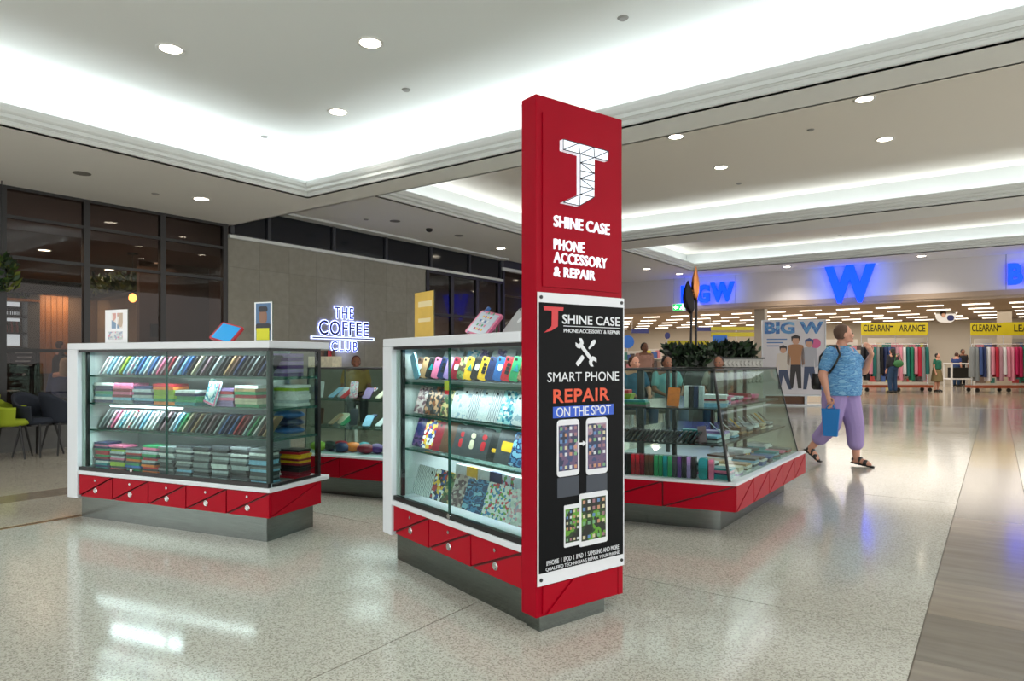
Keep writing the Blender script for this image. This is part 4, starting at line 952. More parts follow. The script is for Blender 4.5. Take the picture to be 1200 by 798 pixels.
# ---- right counter (sloped glass, angled front) : built in world coordinates
R1 = c2w(1.529, 4.594); R1 = Vector((R1.x, R1.y)); fd = Vector((cos(radians(12)), sin(radians(12)))); R4 = R1 - fd * 1.5; R2 = R1 + Vector((0, 2.05)); R3 = R2 - Vector((1.35, .12))
def poly_in(P, d):
    out = []; n = len(P)
    for i in range(n):
        a, b, c = P[i - 1], P[i], P[(i + 1) % n]; dl = d[i - 1] if isinstance(d, (list, tuple)) else d; dr = d[i] if isinstance(d, (list, tuple)) else d
        e1 = (b - a).normalized(); e2 = (c - b).normalized(); n1 = Vector((-e1.y, e1.x)); n2 = Vector((-e2.y, e2.x))
        A = a + n1 * dl; B = b + n2 * dr; cr = e1.x * e2.y - e1.y * e2.x; tt = ((B - A).x * e2.y - (B - A).y * e2.x) / cr; out.append(A + e1 * tt)
    return out
def low_counter(label, P, front_bays, side_bays, insets_top, pl_in):
    t = thing('display_counter', label, 'display counter', (0, 0, 0))
    MB().prism([tuple(p) for p in poly_in(P, pl_in)], 0, .165).build('plinth', STEEL, t)
    MB().prism([tuple(p) for p in poly_in(P, .015)], .165, .345).build('red_body', REDD, t)
    n = len(P)
    for e, nb in ((n - 1, front_bays), (0, side_bays)):      # edge n-1 is the front (P[n-1]->P[0]); edge 0 is the side
        a, b = P[e], P[(e + 1) % n]; dr = (b - a); L = dr.length; dr.normalize(); nr = Vector((dr.y, -dr.x))
        for k in range(nb):
            w = L / nb; x0, x1 = k * w + .005, (k + 1) * w - .005
            for tri in (((x0, .174), (x1 - .012, .345), (x0, .345)), ((x0 + .012, .167), (x1, .167), (x1, .337))):
                vs = [(a.x + dr.x * x - nr.x * .015, a.y + dr.y * x - nr.y * .015, z) for x, z in tri] + [(a.x + dr.x * x, a.y + dr.y * x, z) for x, z in tri]
                MB().add(vs, [(3, 4, 5), (2, 1, 0), (0, 1, 4, 3), (1, 2, 5, 4), (2, 0, 3, 5)]).build('drawer_panel', RED, t)
    MB().prism([tuple(p) for p in P], .345, .362).build('ledge', WHT, t)
    B = poly_in(P, .055); T = poly_in(P, insets_top); zt, zb = 1.13, .362
    for i in range(n):
        b0, b1, t0, t1 = B[i], B[(i + 1) % n], T[i], T[(i + 1) % n]
        e = (b1 - b0).normalized(); nn = Vector((-e.y, e.x)) * .006
        MB().hexa([(*b0, zb), (*b1, zb), (*(b1 + nn), zb), (*(b0 + nn), zb)], [(*t0, zt), (*t1, zt), (*(t1 + nn), zt), (*(t0 + nn), zt)]).build('glass_pane', GL, t)
        MB().cyl((*(b0 + nn), zb), (*(t0 + nn), zt), .011 if i in (0,) else .006, n=6).build('glass_corner', BLACK, t)
    MB().prism([tuple(p) for p in T], zt, zt + .008).build('top_glass', GL, t)
    for i in range(n):
        MB().cyl((*T[i], zt + .004), (*T[(i + 1) % n], zt + .004), .009, n=6).build('top_rim', DARKM, t)
    return t, B, T
RC, RB_, RT_ = low_counter('right low display counter with sloping glass sides beyond the pillar', [R1, R2, R3, R4], 3, 5, [.25, .03, .25, .33], .15)
def lvl(Bp, Tp, z): f = (z - .362) / (1.13 - .362); return [b.lerp(t, f) for b, t in zip(Bp, Tp)]
RSH = (.60, .85)
for z in RSH:
    MB().prism([tuple(p) for p in poly_in(lvl(RB_, RT_, z), .04)], z - .012, z).build('glass_shelf', mat('shelf_dark', (46, 52, 54), .2), RC)
for i in range(4):
    for f in (.35, .7):
        p = poly_in(lvl(RB_, RT_, 1.12), .12); a_ = p[i].lerp(p[(i + 1) % 4], f)
        MB().box(a_.x - .014, a_.x + .014, a_.y - .014, a_.y + .014, .362, .588 if False else 1.13).build('shelf_upright', BLACK, RC)
for z, w in ((1.11, 5), (.83, 3.5), (.58, 3)):
    c = (R1 + R2 + R3 + R4) / 4; area('case_light', (c.x, c.y, z), 1.2, 1.4, w, (.9, .96, 1))
# ---- back counter
b1 = c2w(-1.105, 5.78); b1 = Vector((b1.x, b1.y)); bdir = Vector((cos(radians(12.3)), sin(radians(12.3)))); bn = Vector((-bdir.y, bdir.x))
B1 = b1 + bdir * 1.0; B4 = b1 - bdir * .95; B2 = B1 + bn * .7; B3 = B4 + bn * .7
BC, BB_, BT_ = low_counter('back low glass counter seen between the two white counters', [B1, B2, B3, B4], 4, 1, [.04, .04, .04, .12], .08)
for z in RSH:
    MB().prism([tuple(p) for p in poly_in(lvl(BB_, BT_, z), .03)], z - .012, z).build('glass_shelf', GLS, BC)
for z, w in ((1.11, 3), (.83, 2), (.58, 2)):
    c = (B1 + B2 + B3 + B4) / 4; area('case_light', (c.x, c.y, z), 1.2, .4, w, (.9, .96, 1), (0, 0, radians(12)))
#PART4
# ================================================================== STOCK IN THE CASES
def frame_of(t): return Matrix.Translation(t.location) @ Matrix.Rotation(t.rotation_euler.z, 4, 'Z')
FL, FM = frame_of(LC), frame_of(MCN)
def put(name, me, m, fr, x, y, z, rz=0, roll=0, tilt=0, label=None, cat=None, group=None, scale=None):
    """roll leans it sideways (about the view axis), tilt leans it back"""
    Mx = fr @ Matrix.Translation((x, y, z)) @ Matrix.Rotation(rz, 4, 'Z') @ Matrix.Rotation(tilt, 4, 'X') @ Matrix.Rotation(roll, 4, 'Y')
    o = bpy.data.objects.new(name, me); COL.objects.link(o); o.location = Mx.translation; o.rotation_euler = Mx.to_euler()
    if scale: o.scale = scale
    if m: o.material_slots[0].link = 'OBJECT'; o.material_slots[0].material = m
    if label: tag(o, label, cat, group)
    return o
def case_me(w, h, t=.011):
    return MB().plate(rrect(w, h, .012, 3, 0, h / 2)[::-1], -t / 2, t / 2).mesh('case', WHT2)
CASE = {k: case_me(*k) for k in ((.075, .155), (.10, .17), (.13, .178), (.058, .125), (.055, .165))}
CAM_ME = MB().plate(rrect(.014, .014, .006, 3)[::-1], -.001, 0).mesh('camera_hole', BLACK)
SLAB = MB().box(-.085, .085, -.06, .06, 0, .0155).mesh('flat_pack', WHT2)
TRAY = MB().box(-.10, .10, -.07, .07, 0, .020).mesh('folio', WHT2)
PK = {}
def plain(nm, c): 
    PK[nm] = mat('pack_' + nm, c, .35, noise=(25, .18, (1, 1, 1))); return PK[nm]
for nm, c in dict(black=(24, 26, 30), charcoal=(58, 62, 68), grey=(120, 126, 130), silver=(172, 182, 188), white=(214, 218, 220), navy=(26, 40, 84), blue=(38, 92, 158), teal=(16, 132, 140), green=(44, 142, 92),
                  lime=(150, 178, 46), red=(176, 30, 44), crimson=(132, 22, 44), pink=(214, 110, 148), lilac=(158, 128, 186), purple=(88, 50, 120), orange=(222, 118, 44), yellow=(228, 178, 36), brown=(88, 58, 44), tan=(168, 134, 98), cream=(206, 196, 170), sky=(130, 182, 214), mauve=(140, 112, 124)).items(): plain(nm, c)
PT = dict(floral=pattern('print_floral', [(206, 210, 214), (214, 150, 170), (190, 200, 196), (220, 222, 224), (150, 165, 190)], 70), dream=pattern('print_dream', [(206, 212, 216), (196, 206, 212), (206, 212, 216), (150, 170, 186)], 22, 'noise'),
          turquoise=pattern('print_turquoise', [(60, 150, 176), (150, 200, 206), (220, 226, 226), (40, 110, 140)], 80), galaxy=pattern('print_galaxy', [(24, 34, 84), (40, 40, 96), (90, 60, 110), (22, 26, 60)], 16, 'noise'),
          paisley=pattern('print_paisley', [(128, 100, 108), (170, 150, 150), (96, 70, 80), (190, 178, 176)], 60), rusty=pattern('print_rusty', [(120, 70, 44), (40, 34, 36), (180, 140, 110), (70, 70, 76)], 60),
          owl=pattern('print_colourful', [(214, 218, 220), (200, 60, 80), (70, 130, 180), (214, 218, 220), (110, 160, 80), (214, 218, 220), (224, 226, 228)], 85), comic=pattern('print_comic', [(176, 40, 50), (226, 226, 226), (40, 70, 140), (226, 180, 60), (40, 36, 40)], 55),
          deepblue=pattern('print_deepblue', [(24, 60, 110), (60, 120, 170), (20, 44, 90), (120, 170, 200)], 24, 'noise'), foliage=pattern('print_foliage', [(60, 90, 60), (190, 170, 120), (110, 130, 90), (90, 70, 60)], 60), lilac2=pattern('print_lilac', [(140, 120, 170), (90, 80, 130), (180, 170, 200)], 26, 'noise'),
          sketch=pattern('print_sketch', [(206, 210, 214), (206, 210, 214), (176, 182, 190), (120, 126, 140)], 30, 'wave'))
def M_(k): return PK.get(k) or PT[k]
def colour_word(k): return {'floral': 'pink floral', 'dream': 'white feather-drawing', 'turquoise': 'turquoise dotted', 'galaxy': 'dark blue cloudy', 'paisley': 'mauve paisley', 'rusty': 'rust and black patterned', 'owl': 'white multicoloured grid',
        'comic': 'red, white and blue patterned', 'deepblue': 'deep blue swirled', 'foliage': 'green-brown patterned', 'lilac2': 'lilac patterned', 'sketch': 'white line-sketch'}.get(k, k)
rr = random.Random(21)
# left counter, leaning rows
rowA = ['floral', 'white', 'sky', 'dream', 'silver', 'lime', 'sky', 'floral', 'turquoise', 'blue', 'sky', 'dream', 'blue', 'silver', 'pink', 'mauve', 'crimson', 'silver', 'navy', 'sky', 'blue', 'black', 'cream', 'charcoal', 'mauve', 'black', 'silver', 'charcoal', 'black', 'tan', 'brown', 'navy', 'black', 'charcoal', 'grey', 'black', 'navy', 'charcoal']
rowC = ['silver', 'grey', 'floral', 'pink', 'white', 'turquoise', 'dream', 'owl', 'silver', 'sketch', 'sky', 'dream', 'white', 'sketch', 'charcoal', 'mauve', 'charcoal', 'silver', 'sky', 'green', 'cream', 'charcoal', 'tan', 'grey', 'charcoal', 'mauve', 'charcoal', 'silver', 'blue', 'navy', 'blue', 'red', 'crimson', 'silver', 'green', 'white', 'brown', 'tan']
for row, z, nm in ((rowA, 1.092, 'top shelf'), (rowC, .679, 'third shelf')):
    for i, k in enumerate(row):
        x = .13 + i * (gx1 - .24) / (len(row) - 1); wide = (i % 7 == 3)
        big = k in ('dream', 'sketch', 'owl', 'floral')
        put('phone_case', CASE[(.10, .17)], M_(k), FL, x - .06, .13, z + .006, rz=radians(99), roll=0, tilt=radians(36),
            label='%s phone case leaning %s from the left on the %s of the left counter' % (colour_word(k), ORD[i] if i < 30 else 'well past the thirtieth', nm) if i < 30 else '%s phone case leaning %s from the right on the %s of the left counter' % (colour_word(k), ORD[len(row) - 1 - i], nm), cat='phone case', group='cases leaning on the %s of the left counter' % nm)
# flat stacks
def stack(fr, x, y, z, n, cols, me, th, where, ss, idx, jit=.008, rz=0.0, name='flat_pack', sc=None):
    for j in range(n):
        k = cols[rr.randrange(len(cols))] if not (th < .018 and j % 3 == 1 and 'silver' in cols) else 'charcoal'
        put(name, me, M_(k), fr, x + rr.uniform(-jit, jit), y + rr.uniform(-jit, jit), z + j * th, rz=rz + rr.uniform(-.06, .06), scale=sc,
            label='%s flat pack, %s from the bottom of the %s stack on the %s' % (colour_word(k), ORD[j], ORD[idx], where), cat='boxed case', group='flat packs on the %s' % where)
G1 = ['red', 'pink', 'teal', 'navy', 'orange', 'white', 'crimson', 'green']; G2 = ['silver', 'grey', 'charcoal', 'silver', 'sky', 'black', 'grey', 'grey', 'white']; G3 = ['lime', 'orange', 'red', 'blue', 'pink', 'green', 'silver']
xs_ = [.14, .315, .49, .665, .84, 1.015, 1.19, 1.365, 1.54, 1.715]
for i, x in enumerate(xs_):
    n = (13, 12, 11, 13, 13, 14, 14, 15, 15, 15)[i]
    stack(FL, x, .12, .368, n, G1 if i < 1 else G3 if i < 4 else G2, SLAB, .0157, 'bottom shelf of the left counter', '', i, sc=(.88, 1, 1))
for i, x in enumerate([.16, .375, .59, .81, 1.03, 1.38, 1.60]):
    n = (7, 7, 6, 7, 5, 6, 7)[i]
    stack(FL, x, .13, .882, n, (G1, ['pink', 'crimson', 'grey', 'sky'], ['sky', 'silver', 'navy', 'mauve'], ['lime', 'green', 'orange', 'grey', 'red'], ['teal', 'green', 'navy', 'teal', 'white'], ['pink', 'lilac', 'silver', 'red'], ['green', 'cream', 'red', 'tan', 'white'])[i], TRAY, .0215, 'second shelf of the left counter', '', i, name='folio')
# showpiece on second shelf, leaning against the glass
o = put('tablet_case', CASE[(.13, .178)], PT['turquoise'], FL, 1.28, .045, .895, rz=radians(-8), roll=radians(14), tilt=radians(-10), label='pale blue tablet case with pink border propped on the second shelf of the left counter', cat='tablet case')
MB().plate([(-.065, .004), (.065, .004), (.065, .016), (-.065, .016)], -.008, -.0056).plate([(.052, .016), (.065, .016), (.065, .18), (.052, .18)], -.008, -.0056).build('pink_border', PK['pink'], o)
MB().plate(rrect(.06, .07, .02, 3, -.01, .09)[::-1], -.0075, -.0056).build('printed_oval', PK['white'], o)
# short-end goods seen through the side glass
for j in range(6):
    put('boxed_hair_ties', MB().box(-.14, .04, -.08, .08, 0, .024).mesh('b', WHT2), PK['lilac' if j % 2 else 'purple'], FL, gx1 - .08, .27, 1.092 + j * .027, label='%s box in the purple stack at the right end of the top shelf, left counter, %s up' % (('purple', 'lilac')[j % 2], ORD[j]), cat='box', group='purple boxes at the right end of the left counter')
stack(FL, gx1 - .12, .33, .882, 7, ['silver', 'lime', 'white', 'green', 'cream'], TRAY, .0215, 'second shelf at the right end of the left counter', '', 0, name='folio')
for j in range(3): put('blue_pouch', MB().ell((0, 0, .03), .12, .09, .03).mesh('p', WHT2), PK[('blue', 'navy', 'blue')[j]], FL, gx1 - .15, .33, .679 + j * .055, label='soft %s pouch, %s up in the heap at the right end of the third shelf' % (('blue', 'navy', 'blue')[j], ORD[j]), cat='pouch', group='soft pouches in the left counter')
stack(FL, gx1 - .12, .36, .368, 13, ['red', 'crimson', 'black', 'yellow', 'charcoal', 'crimson'], SLAB, .0157, 'bottom shelf at the right end of the left counter', '', 0)
# middle counter
L1 = ['brown', 'tan', 'black', 'pink', 'navy', 'lilac', 'crimson', 'foliage', 'yellow', 'black', 'yellow', 'navy', 'blue', 'red', 'green', 'rusty', 'crimson']
def glyph(o, m, kind, h):
    mb = MB()
    if kind == 0: mb.plate(rrect(.026, .036, .012, 3, 0, h * .55)[::-1], -.008, -.0056)
    elif kind == 1:
        for q in range(3): mb.plate(rrect(.022, .018, .004, 2, 0, h * (.35 + .16 * q))[::-1], -.008, -.0056)
        o2 = mb.build('printed_mark', m, o); return
    else: mb.plate([(-.016, h * .4), (.0, h * .7), (.016, h * .4)][::-1], -.008, -.0056)
    mb.build('printed_mark', m, o)
for i, k in enumerate(L1):
    x = .13 + i * .068; rl = 12
    o = put('phone_case', CASE[(.058, .125)], M_(k), FM, x, .065, 1.10, rz=radians(22), roll=radians(rl), tilt=radians(-12),
        label='small %s phone case, %s from the left on the top shelf of the front counter' % (colour_word(k), ORD[i]), cat='phone case', group='cases on the top shelf of the front counter')
    inst('camera_hole', CAM_ME, parent=o, loc=(-.014, -.006, .108))
    if i % 2 == 0 or i in (9, 13): glyph(o, (PK['white'], PK['black'], PK['teal'])[i % 3] if i != 9 else PK['white'], i % 3, .125)
for i in range(13):
    k = ('silver', 'white', 'silver', 'sky', 'turquoise', 'lilac2', 'silver', 'lilac2', 'silver', 'white', 'silver', 'grey', 'silver')[i]
    put('phone_case', CASE[(.055, .165)], M_(k), FM, .17 + i * .084, .20, 1.10, rz=radians(25), roll=radians(10 if i % 3 else 20), tilt=radians(-8), label='%s case in the back row, %s from the left on the top shelf of the front counter' % (colour_word(k), ORD[i]), cat='phone case', group='back row of the top shelf of the front counter')
put('phone_case', CASE[(.055, .165)], PK['sky'], FM, .20, .03, 1.10, rz=0, roll=radians(-32), tilt=radians(-6), label='pale blue case leaning left across the others on the top shelf of the front counter', cat='phone case')
t = thing('price_tag', 'yellow and red price card hanging on the glass edge of the front counter', 'tag', FM @ Vector((xm - .01, -.034, 1.045)), radians(-17.3))
MB().box(-.022, .022, -.002, 0, .0, .05).build('card', PK['lime'], t); MB().box(-.018, .018, -.002, 0, -.022, .0).build('red_strip', PK['red'], t)
L2 = [('paisley', 1), ('rusty', 0), ('rusty', 1), ('foliage', 0), ('dream', 0), ('dream', 1), ('sketch', 1), ('dream', 1), ('sketch', 1), ('turquoise', 1), ('dream', 0), ('floral', 1)]
L3 = [('galaxy', 2), ('comic', 2), ('crimson', 1), ('brown', 2), ('charcoal', 1), ('charcoal', 2), ('charcoal', 1), ('black', 0), ('charcoal', 2), ('deepblue', 1), ('deepblue', 1)]
L4 = [('sketch', 2), ('sketch', 1), ('comic', 2), ('foliage', 1), ('paisley', 2), ('deepblue', 1), ('deepblue', 2), ('owl', 2), ('owl', 2), ('floral', 2), ('floral', 1)]
for row, z, nm, sp in ((L2, .885, 'second shelf', .096), (L3, .682, 'third shelf', .106), (L4, .395, 'bottom shelf', .106)):
    for i, (k, s_) in enumerate(row):
        key = ((.075, .155), (.10, .17), (.13, .178))[s_]
        o = put('phone_case' if s_ < 2 else 'tablet_case', CASE[key], M_(k), FM, .13 + i * sp, .085, z, rz=radians(22), roll=radians(7), tilt=radians(-17),
            label='%s %s case, %s from the left on the %s of the front counter' % (colour_word(k), ('small', 'phone', 'tablet')[s_], ORD[i], nm), cat=('phone case', 'tablet case')[s_ == 2], group='cases on the %s of the front counter' % nm)
        if s_ < 2: inst('camera_hole', CAM_ME, parent=o, loc=(-.022, -.006, key[1] - .022))
        if nm == 'third shelf' and i in (7, 8): MB().plate(rrect((.03, .07)[i - 7], (.02, .05)[i - 7], .009, 4, 0, (.06, .09)[i - 7])[::-1], -.008, -.0056).build('printed_oval', PK['yellow'], o)
        if nm == 'third shelf' and i in (4, 5, 6): MB().plate(rrect(.028, .05, .012, 3, 0, .07)[::-1], -.008, -.0056).plate(rrect(.03, .03, .012, 3, 0, .118)[::-1], -.008, -.0056).build('printed_mark', PK[('red', 'cream', 'red')[i - 4]], o)
for i in range(8):
    k = ('white', 'yellow', 'white', 'navy', 'owl', 'white', 'crimson', 'white')[i]
    put('boxed_case', MB().box(-.06, .06, -.012, .012, 0, .11).mesh('b', WHT2), M_(k), FM, .28 + i * .118, .28, .50 if False else .368, tilt=radians(-4), scale=(1, 1, 1.9), label='%s boxed case standing %s from the left at the back of the bottom shelf, front counter' % (colour_word(k), ORD[i]), cat='boxed case', group='boxed cases at the back of the front counter')
# things on the counter tops
def local_on(fr, u, yl, z):                 # local x on the line y = yl whose image column is u
    inv = fr.inverted(); k = (u - CU) / F
    d = inv.to_3x3() @ c2w(k, 1.0); o_ = inv @ Vector((0, 0, 0)); tt = (yl - o_.y) / d.y; return o_.x + d.x * tt
def holder(fr, top, ua, ub, vt, yl, lb, cat, mats_, nm='flyer_holder'):
    xa, xb = local_on(fr, ua, yl, 0), local_on(fr, ub, yl, 0); p = fr @ Vector(((xa + xb) / 2, yl, top)); y = -SY * p.x + CY * p.y
    h = EYE - (vt - HZ) * y / F - top; w = xb - xa; rz = fr.to_euler().z
    t = thing(nm, lb, cat, p, rz); MB().box(-w / 2 - .004, w / 2 + .004, -.004, .004, 0, h + .004).build('acrylic_sleeve', GL, t); MB().box(-w / 2 - .01, w / 2 + .01, -.03, .03, -.0, .004).build('foot', GL, t)
    MB().box(-w / 2, w / 2, -.006, -.004, .006, h).build('print', mats_[0], t); return t, w, h
TOP = 1.3351
t, w, h = holder(FL, TOP, 124, 150, 363, .18, 'white framed flyer with pale pictures on the left counter top', 'flyer', [WHT2])
MB().box(-w * .2, w * .0, -.007, -.006, h * .45, h * .9).box(w * .05, w * .3, -.007, -.006, h * .45, h * .9).build('printed_panels', pattern('flyer_soft', [(190, 170, 150), (120, 150, 180), (210, 160, 150), (230, 225, 220)], 14), t)
MB().box(-w * .35, w * .3, -.007, -.006, h * .12, h * .36).build('printed_band', PT['floral'], t)
t, w, h = holder(FL, TOP, 299, 319.5, 354, .18, 'upright blue portrait flyer with yellow square at the right of the left counter top', 'flyer', [WHT2])
MB().box(-w * .42, w * .42, -.007, -.006, .01, h * .97).build('printed_sky', mat('flyer_blue', (70, 110, 150), .4), t)
MB().plate(rrect(w * .44, h * .34, w * .2, 5, 0, h * .62)[::-1], -.0085, -.007).build('printed_face', mat('flyer_face', (140, 104, 84), .5), t)
MB().plate(rrect(w * .5, h * .14, w * .1, 4, 0, h * .82)[::-1], -.0095, -.007).plate(rrect(w * .82, h * .2, w * .1, 4, 0, h * .36)[::-1], -.0095, -.007).build('printed_dark_top', mat('flyer_dark', (40, 44, 52), .5), t)
MB().box(-w * .36, w * .36, -.011, -.007, h * .04, h * .34).build('yellow_square', PK['lime'] if False else mat('flyer_yellow', (214, 214, 30), .5), t)
t, w, h = holder(FM, TOP, 487, 509, 342, .16, 'tall yellow poster in a clear holder on the front counter top', 'poster', [mat('poster_yellow', (216, 180, 84), .5, noise=(10, .08, (1, 1, 1)))])
MB().box(-w * .3, w * .42, -.007, -.006, h * .68, h * .8).box(-w * .3, w * .35, -.007, -.006, h * .36, h * .44).build('printed_panels', mat('poster_cream', (232, 216, 168), .5), t)
def tablet(fr, top, ua, ub, vt, yl, lb, body, face, roll, back=False):
    xa, xb = local_on(fr, ua, yl, 0), local_on(fr, ub, yl, 0); p = fr @ Vector(((xa + xb) / 2, yl, top + .006)); y = -SY * p.x + CY * p.y
    h = EYE - (vt - HZ) * y / F - top; w = (xb - xa) * .92
    Mx = fr @ Matrix.Translation(((xa + xb) / 2 - .0, yl, top + .004)) @ Matrix.Rotation(radians(-38), 4, 'X') @ Matrix.Rotation(radians(roll), 4, 'Y')
    t = thing('tablet', lb, 'tablet', Mx.translation); t.rotation_euler = Mx.to_euler(); h /= cos(radians(38)) * 1.03
    MB().plate(rrect(w, h, .014, 4, 0, h / 2)[::-1], -.008, .008).build('case_shell' if not back else 'back_shell', body, t)
    if not back: MB().plate(rrect(w * .84, h * .86, .006, 3, 0, h / 2)[::-1], -.010, -.008).build('screen', face, t)
    else:
        MB().plate(rrect(.028, .034, .012, 5, 0, h * .52)[::-1], -.0095, -.008).plate(rrect(.008, .012, .003, 2, .004, h * .52 + .022)[::-1], -.0095, -.008).build('fruit_logo', PK['white'], t)
        MB().plate(rrect(.010, .010, .0045, 4, -w * .4, h * .94)[::-1], -.0095, -.008).build('camera_lens', BLACK, t)
    return t
SCY = mat('screen_cyan', (20, 130, 190), .15, emit=.35, ecol=(20, 150, 215))
t = tablet(FL, TOP, 241, 274, 380, .12, 'tablet with bright blue screen in a red case on the left counter top', PK['red'], SCY, 14)
MB().box(-.05, .05, .05, .06, 0, .06).build('stand', PK['red'], t).rotation_euler = (0, 0, 0)
t = tablet(FM, TOP, 541, 573, 366, .14, 'tablet in a pink and blue case showing app icons on the front counter top', PK['pink'], mat('screen_pale', (190, 205, 220), .2), 12)
ic = MB()
for i in range(4):
    for j in range(5): ic.box(-.05 + i * .028, -.036 + i * .028, -.0115, -.010, .03 + j * .028, .044 + j * .028, (i * 3 + j) % 6)
o = ic.build('icons', [PK[k] for k in ('red', 'green', 'blue', 'yellow', 'pink', 'white')], t); o['kind'] = 'stuff'
MB().plate([(-.09, .0), (-.075, .0), (-.075, .19), (-.09, .19)][::-1], -.009, .009).build('blue_edge', PK['blue'], t)
tablet(FM, TOP, 587, 612, 362, .18, 'silver tablet turned back to front beside the red pillar', mat('alu_silver', (176, 180, 184), .35, .6), None, 8, True)
t = thing('folded_flyers', 'small fanned flyers behind the pink tablet on the front counter top', 'flyer', FM @ Vector((local_on(FM, 577, .24, 0), .24, TOP)), radians(-17))
for j in range(3): MB().box(-.03, .03, j * .012, j * .012 + .002, 0, .10 + j * .008).build('flyer', PK[('white', 'green', 'pink')[j]], t)
MB().box(-.06, .06, -.01, .05, 0, .012).build('tray', PK['white'], t)
t = thing('paper_sheets', 'thin white papers lying on the left counter top', 'paper', FL @ Vector((.75, .22, TOP)), radians(12.3)); MB().box(-.28, .12, -.1, .1, 0, .006).build('sheet', PK['white'], t)

# right counter stock: rows follow its front edge and its side edge
def edge_frame(a, b):
    d = (b - a).normalized(); return Matrix.Translation((a.x, a.y, 0)) @ Matrix.Rotation(atan2(d.y, d.x), 4, 'Z'), (b - a).length
FF, LF = edge_frame(R4, R1); FS, LS = edge_frame(R1, R2)
WAL = MB().box(-.014, .014, 0, .075, 0, .15).mesh('wallet_case', WHT2)
cols = ['grey', 'charcoal', 'black', 'tan', 'tan', 'tan', 'black', 'black', 'red', 'red', 'crimson', 'brown', 'brown', 'green', 'green', 'teal', 'green', 'charcoal', 'purple', 'black', 'lilac', 'black']
n = len(cols)
for i, k in enumerate(cols):
    put('wallet_case', WAL, M_(k), FF, LF - .30 - (n - 1 - i) * .0335, .095, .3625, label='%s wallet case standing %s from the left in the front row, right counter' % (k, ORD[i]), cat='wallet case', group='wallet cases in the right counter')
put('rounded_box', MB().plate(rrect(.06, .15, .02, 4, 0, .075)[::-1], -.03, .03).mesh('b', WHT2), PK['teal'], FF, LF - .235, .12, .3625, label='turquoise rounded box standing at the right end of the wallet cases', cat='box')
put('rounded_box', MB().plate(rrect(.035, .14, .01, 4, 0, .07)[::-1], -.03, .03).mesh('b', WHT2), PK['pink'], FF, LF - .18, .13, .3625, label='pale pink narrow box beside the turquoise box', cat='box')
for i in range(9):
    n_ = (5, 4, 4, 5, 4, 3, 4, 3, 3)[i]
    stack(FS, .16 + i * .205, .17 + .0 * i, .3625, n_, (['teal', 'crimson', 'lime', 'navy', 'pink', 'cream'], ['white', 'cream', 'lilac', 'charcoal'], ['brown', 'tan', 'white', 'foliage'], ['sky', 'silver', 'white'], ['white', 'brown', 'blue'], ['blue', 'navy', 'silver'], ['silver', 'sky', 'teal'], ['pink', 'orange', 'silver'], ['white', 'grey', 'red'])[i], SLAB, .0157, 'base along the side of the right counter', '', i, rz=radians(90), sc=(1.05, 1.0, 1))
for i in range(8):
    stack(FS, .30 + i * .21, .34, .3625, (6, 5, 6, 5, 6, 5, 4, 5)[i], (['white', 'pink', 'lime', 'silver'], ['lilac', 'white', 'charcoal', 'tan'], ['cream', 'brown', 'foliage', 'white'], ['sky', 'silver', 'floral'], ['white', 'comic', 'blue'], ['navy', 'tan', 'silver'], ['silver', 'orange', 'teal'], ['pink', 'white'])[i], SLAB, .0157, 'inner base row of the right counter', '', i, rz=radians(80), sc=(1, 1.1, 1))
# second level
for i in range(26):
    put('phone_case', CASE[(.055, .165)], M_(('black', 'charcoal', 'black')[i % 3]), FF, LF - .33 - (25 - i) * .034, .24, .604, rz=radians(78), roll=radians(0), tilt=radians(38), scale=(1, 1, .62),
        label='black case tilted in the rack, %s from the left on the middle level of the right counter' % ORD[i], cat='phone case', group='black cases racked in the right counter')
put('box', MB().box(-.06, .06, -.03, .03, 0, .085).mesh('b', WHT2), PK['teal'], FF, LF - .36, .36, .603, label='blue box on the middle level of the right counter', cat='box')
put('folded_card', MB().box(-.03, .03, -.004, .004, 0, .12).mesh('b', WHT2), PK['mauve'], FF, LF - .255, .26, .603, roll=radians(-8), tilt=radians(-10), label='mauve card leaning beside the blue box, middle level', cat='card')
for j in range(5): put('pink_pouch', MB().ell((0, 0, .014), .055, .035, .014).mesh('p', WHT2), PK[('pink', 'crimson', 'black', 'yellow', 'pink')[j]], FF, LF - 1.1 + j * .1, .38 + .03 * (j % 2), .603 + 0, label='%s soft pouch, %s from the left behind the racked black cases' % (('pink', 'crimson', 'black', 'yellow', 'pink')[j], ORD[j]), cat='pouch', group='soft pouches on the middle level')
for i in range(8):
    stack(FS, .28 + i * .2, .30, .6035, (3, 4, 3, 4, 3, 4, 3, 3)[i], (['silver', 'pink', 'sky'], ['lilac', 'white', 'sky'], ['sky', 'blue', 'white'], ['white', 'tan', 'brown'], ['silver', 'tan', 'cream'], ['brown', 'white', 'silver'], ['tan', 'white', 'cream'], ['silver', 'white'])[i], SLAB, .0157, 'middle level along the side of the right counter', '', i, rz=radians(90))
# upper level
put('phone_case', CASE[(.10, .17)], PK['orange'], FF, LF - .50, .40, .853, tilt=radians(-10), roll=radians(3), label='bright orange case standing on the upper level of the right counter', cat='phone case', scale=(.9, 1, .85))
for j, k in enumerate(('white', 'black', 'navy', 'silver')):
    put('boxed_case', MB().box(-.016, .016, -.04, .04, 0, .16).mesh('b', WHT2), PK[k], FF, LF - .40 + j * .036, .44, .8505, label='%s narrow box standing %s from the orange case on the upper level' % (k, ORD[j]), cat='boxed case', group='narrow boxes by the orange case')
for i in range(4):
    stack(FF, LF - .95 + i * .17 if i < 2 else LF - .2 + (i - 2) * .0, .40 if i < 2 else .52 + (i - 2) * .2, .8505, (3, 3, 6, 5)[i], (['charcoal', 'sky', 'cream'], ['mauve', 'teal', 'green'], ['white', 'lilac', 'crimson', 'sky'], ['lilac', 'white', 'pink'])[i], SLAB, .0157, 'upper level front of the right counter', '', i)
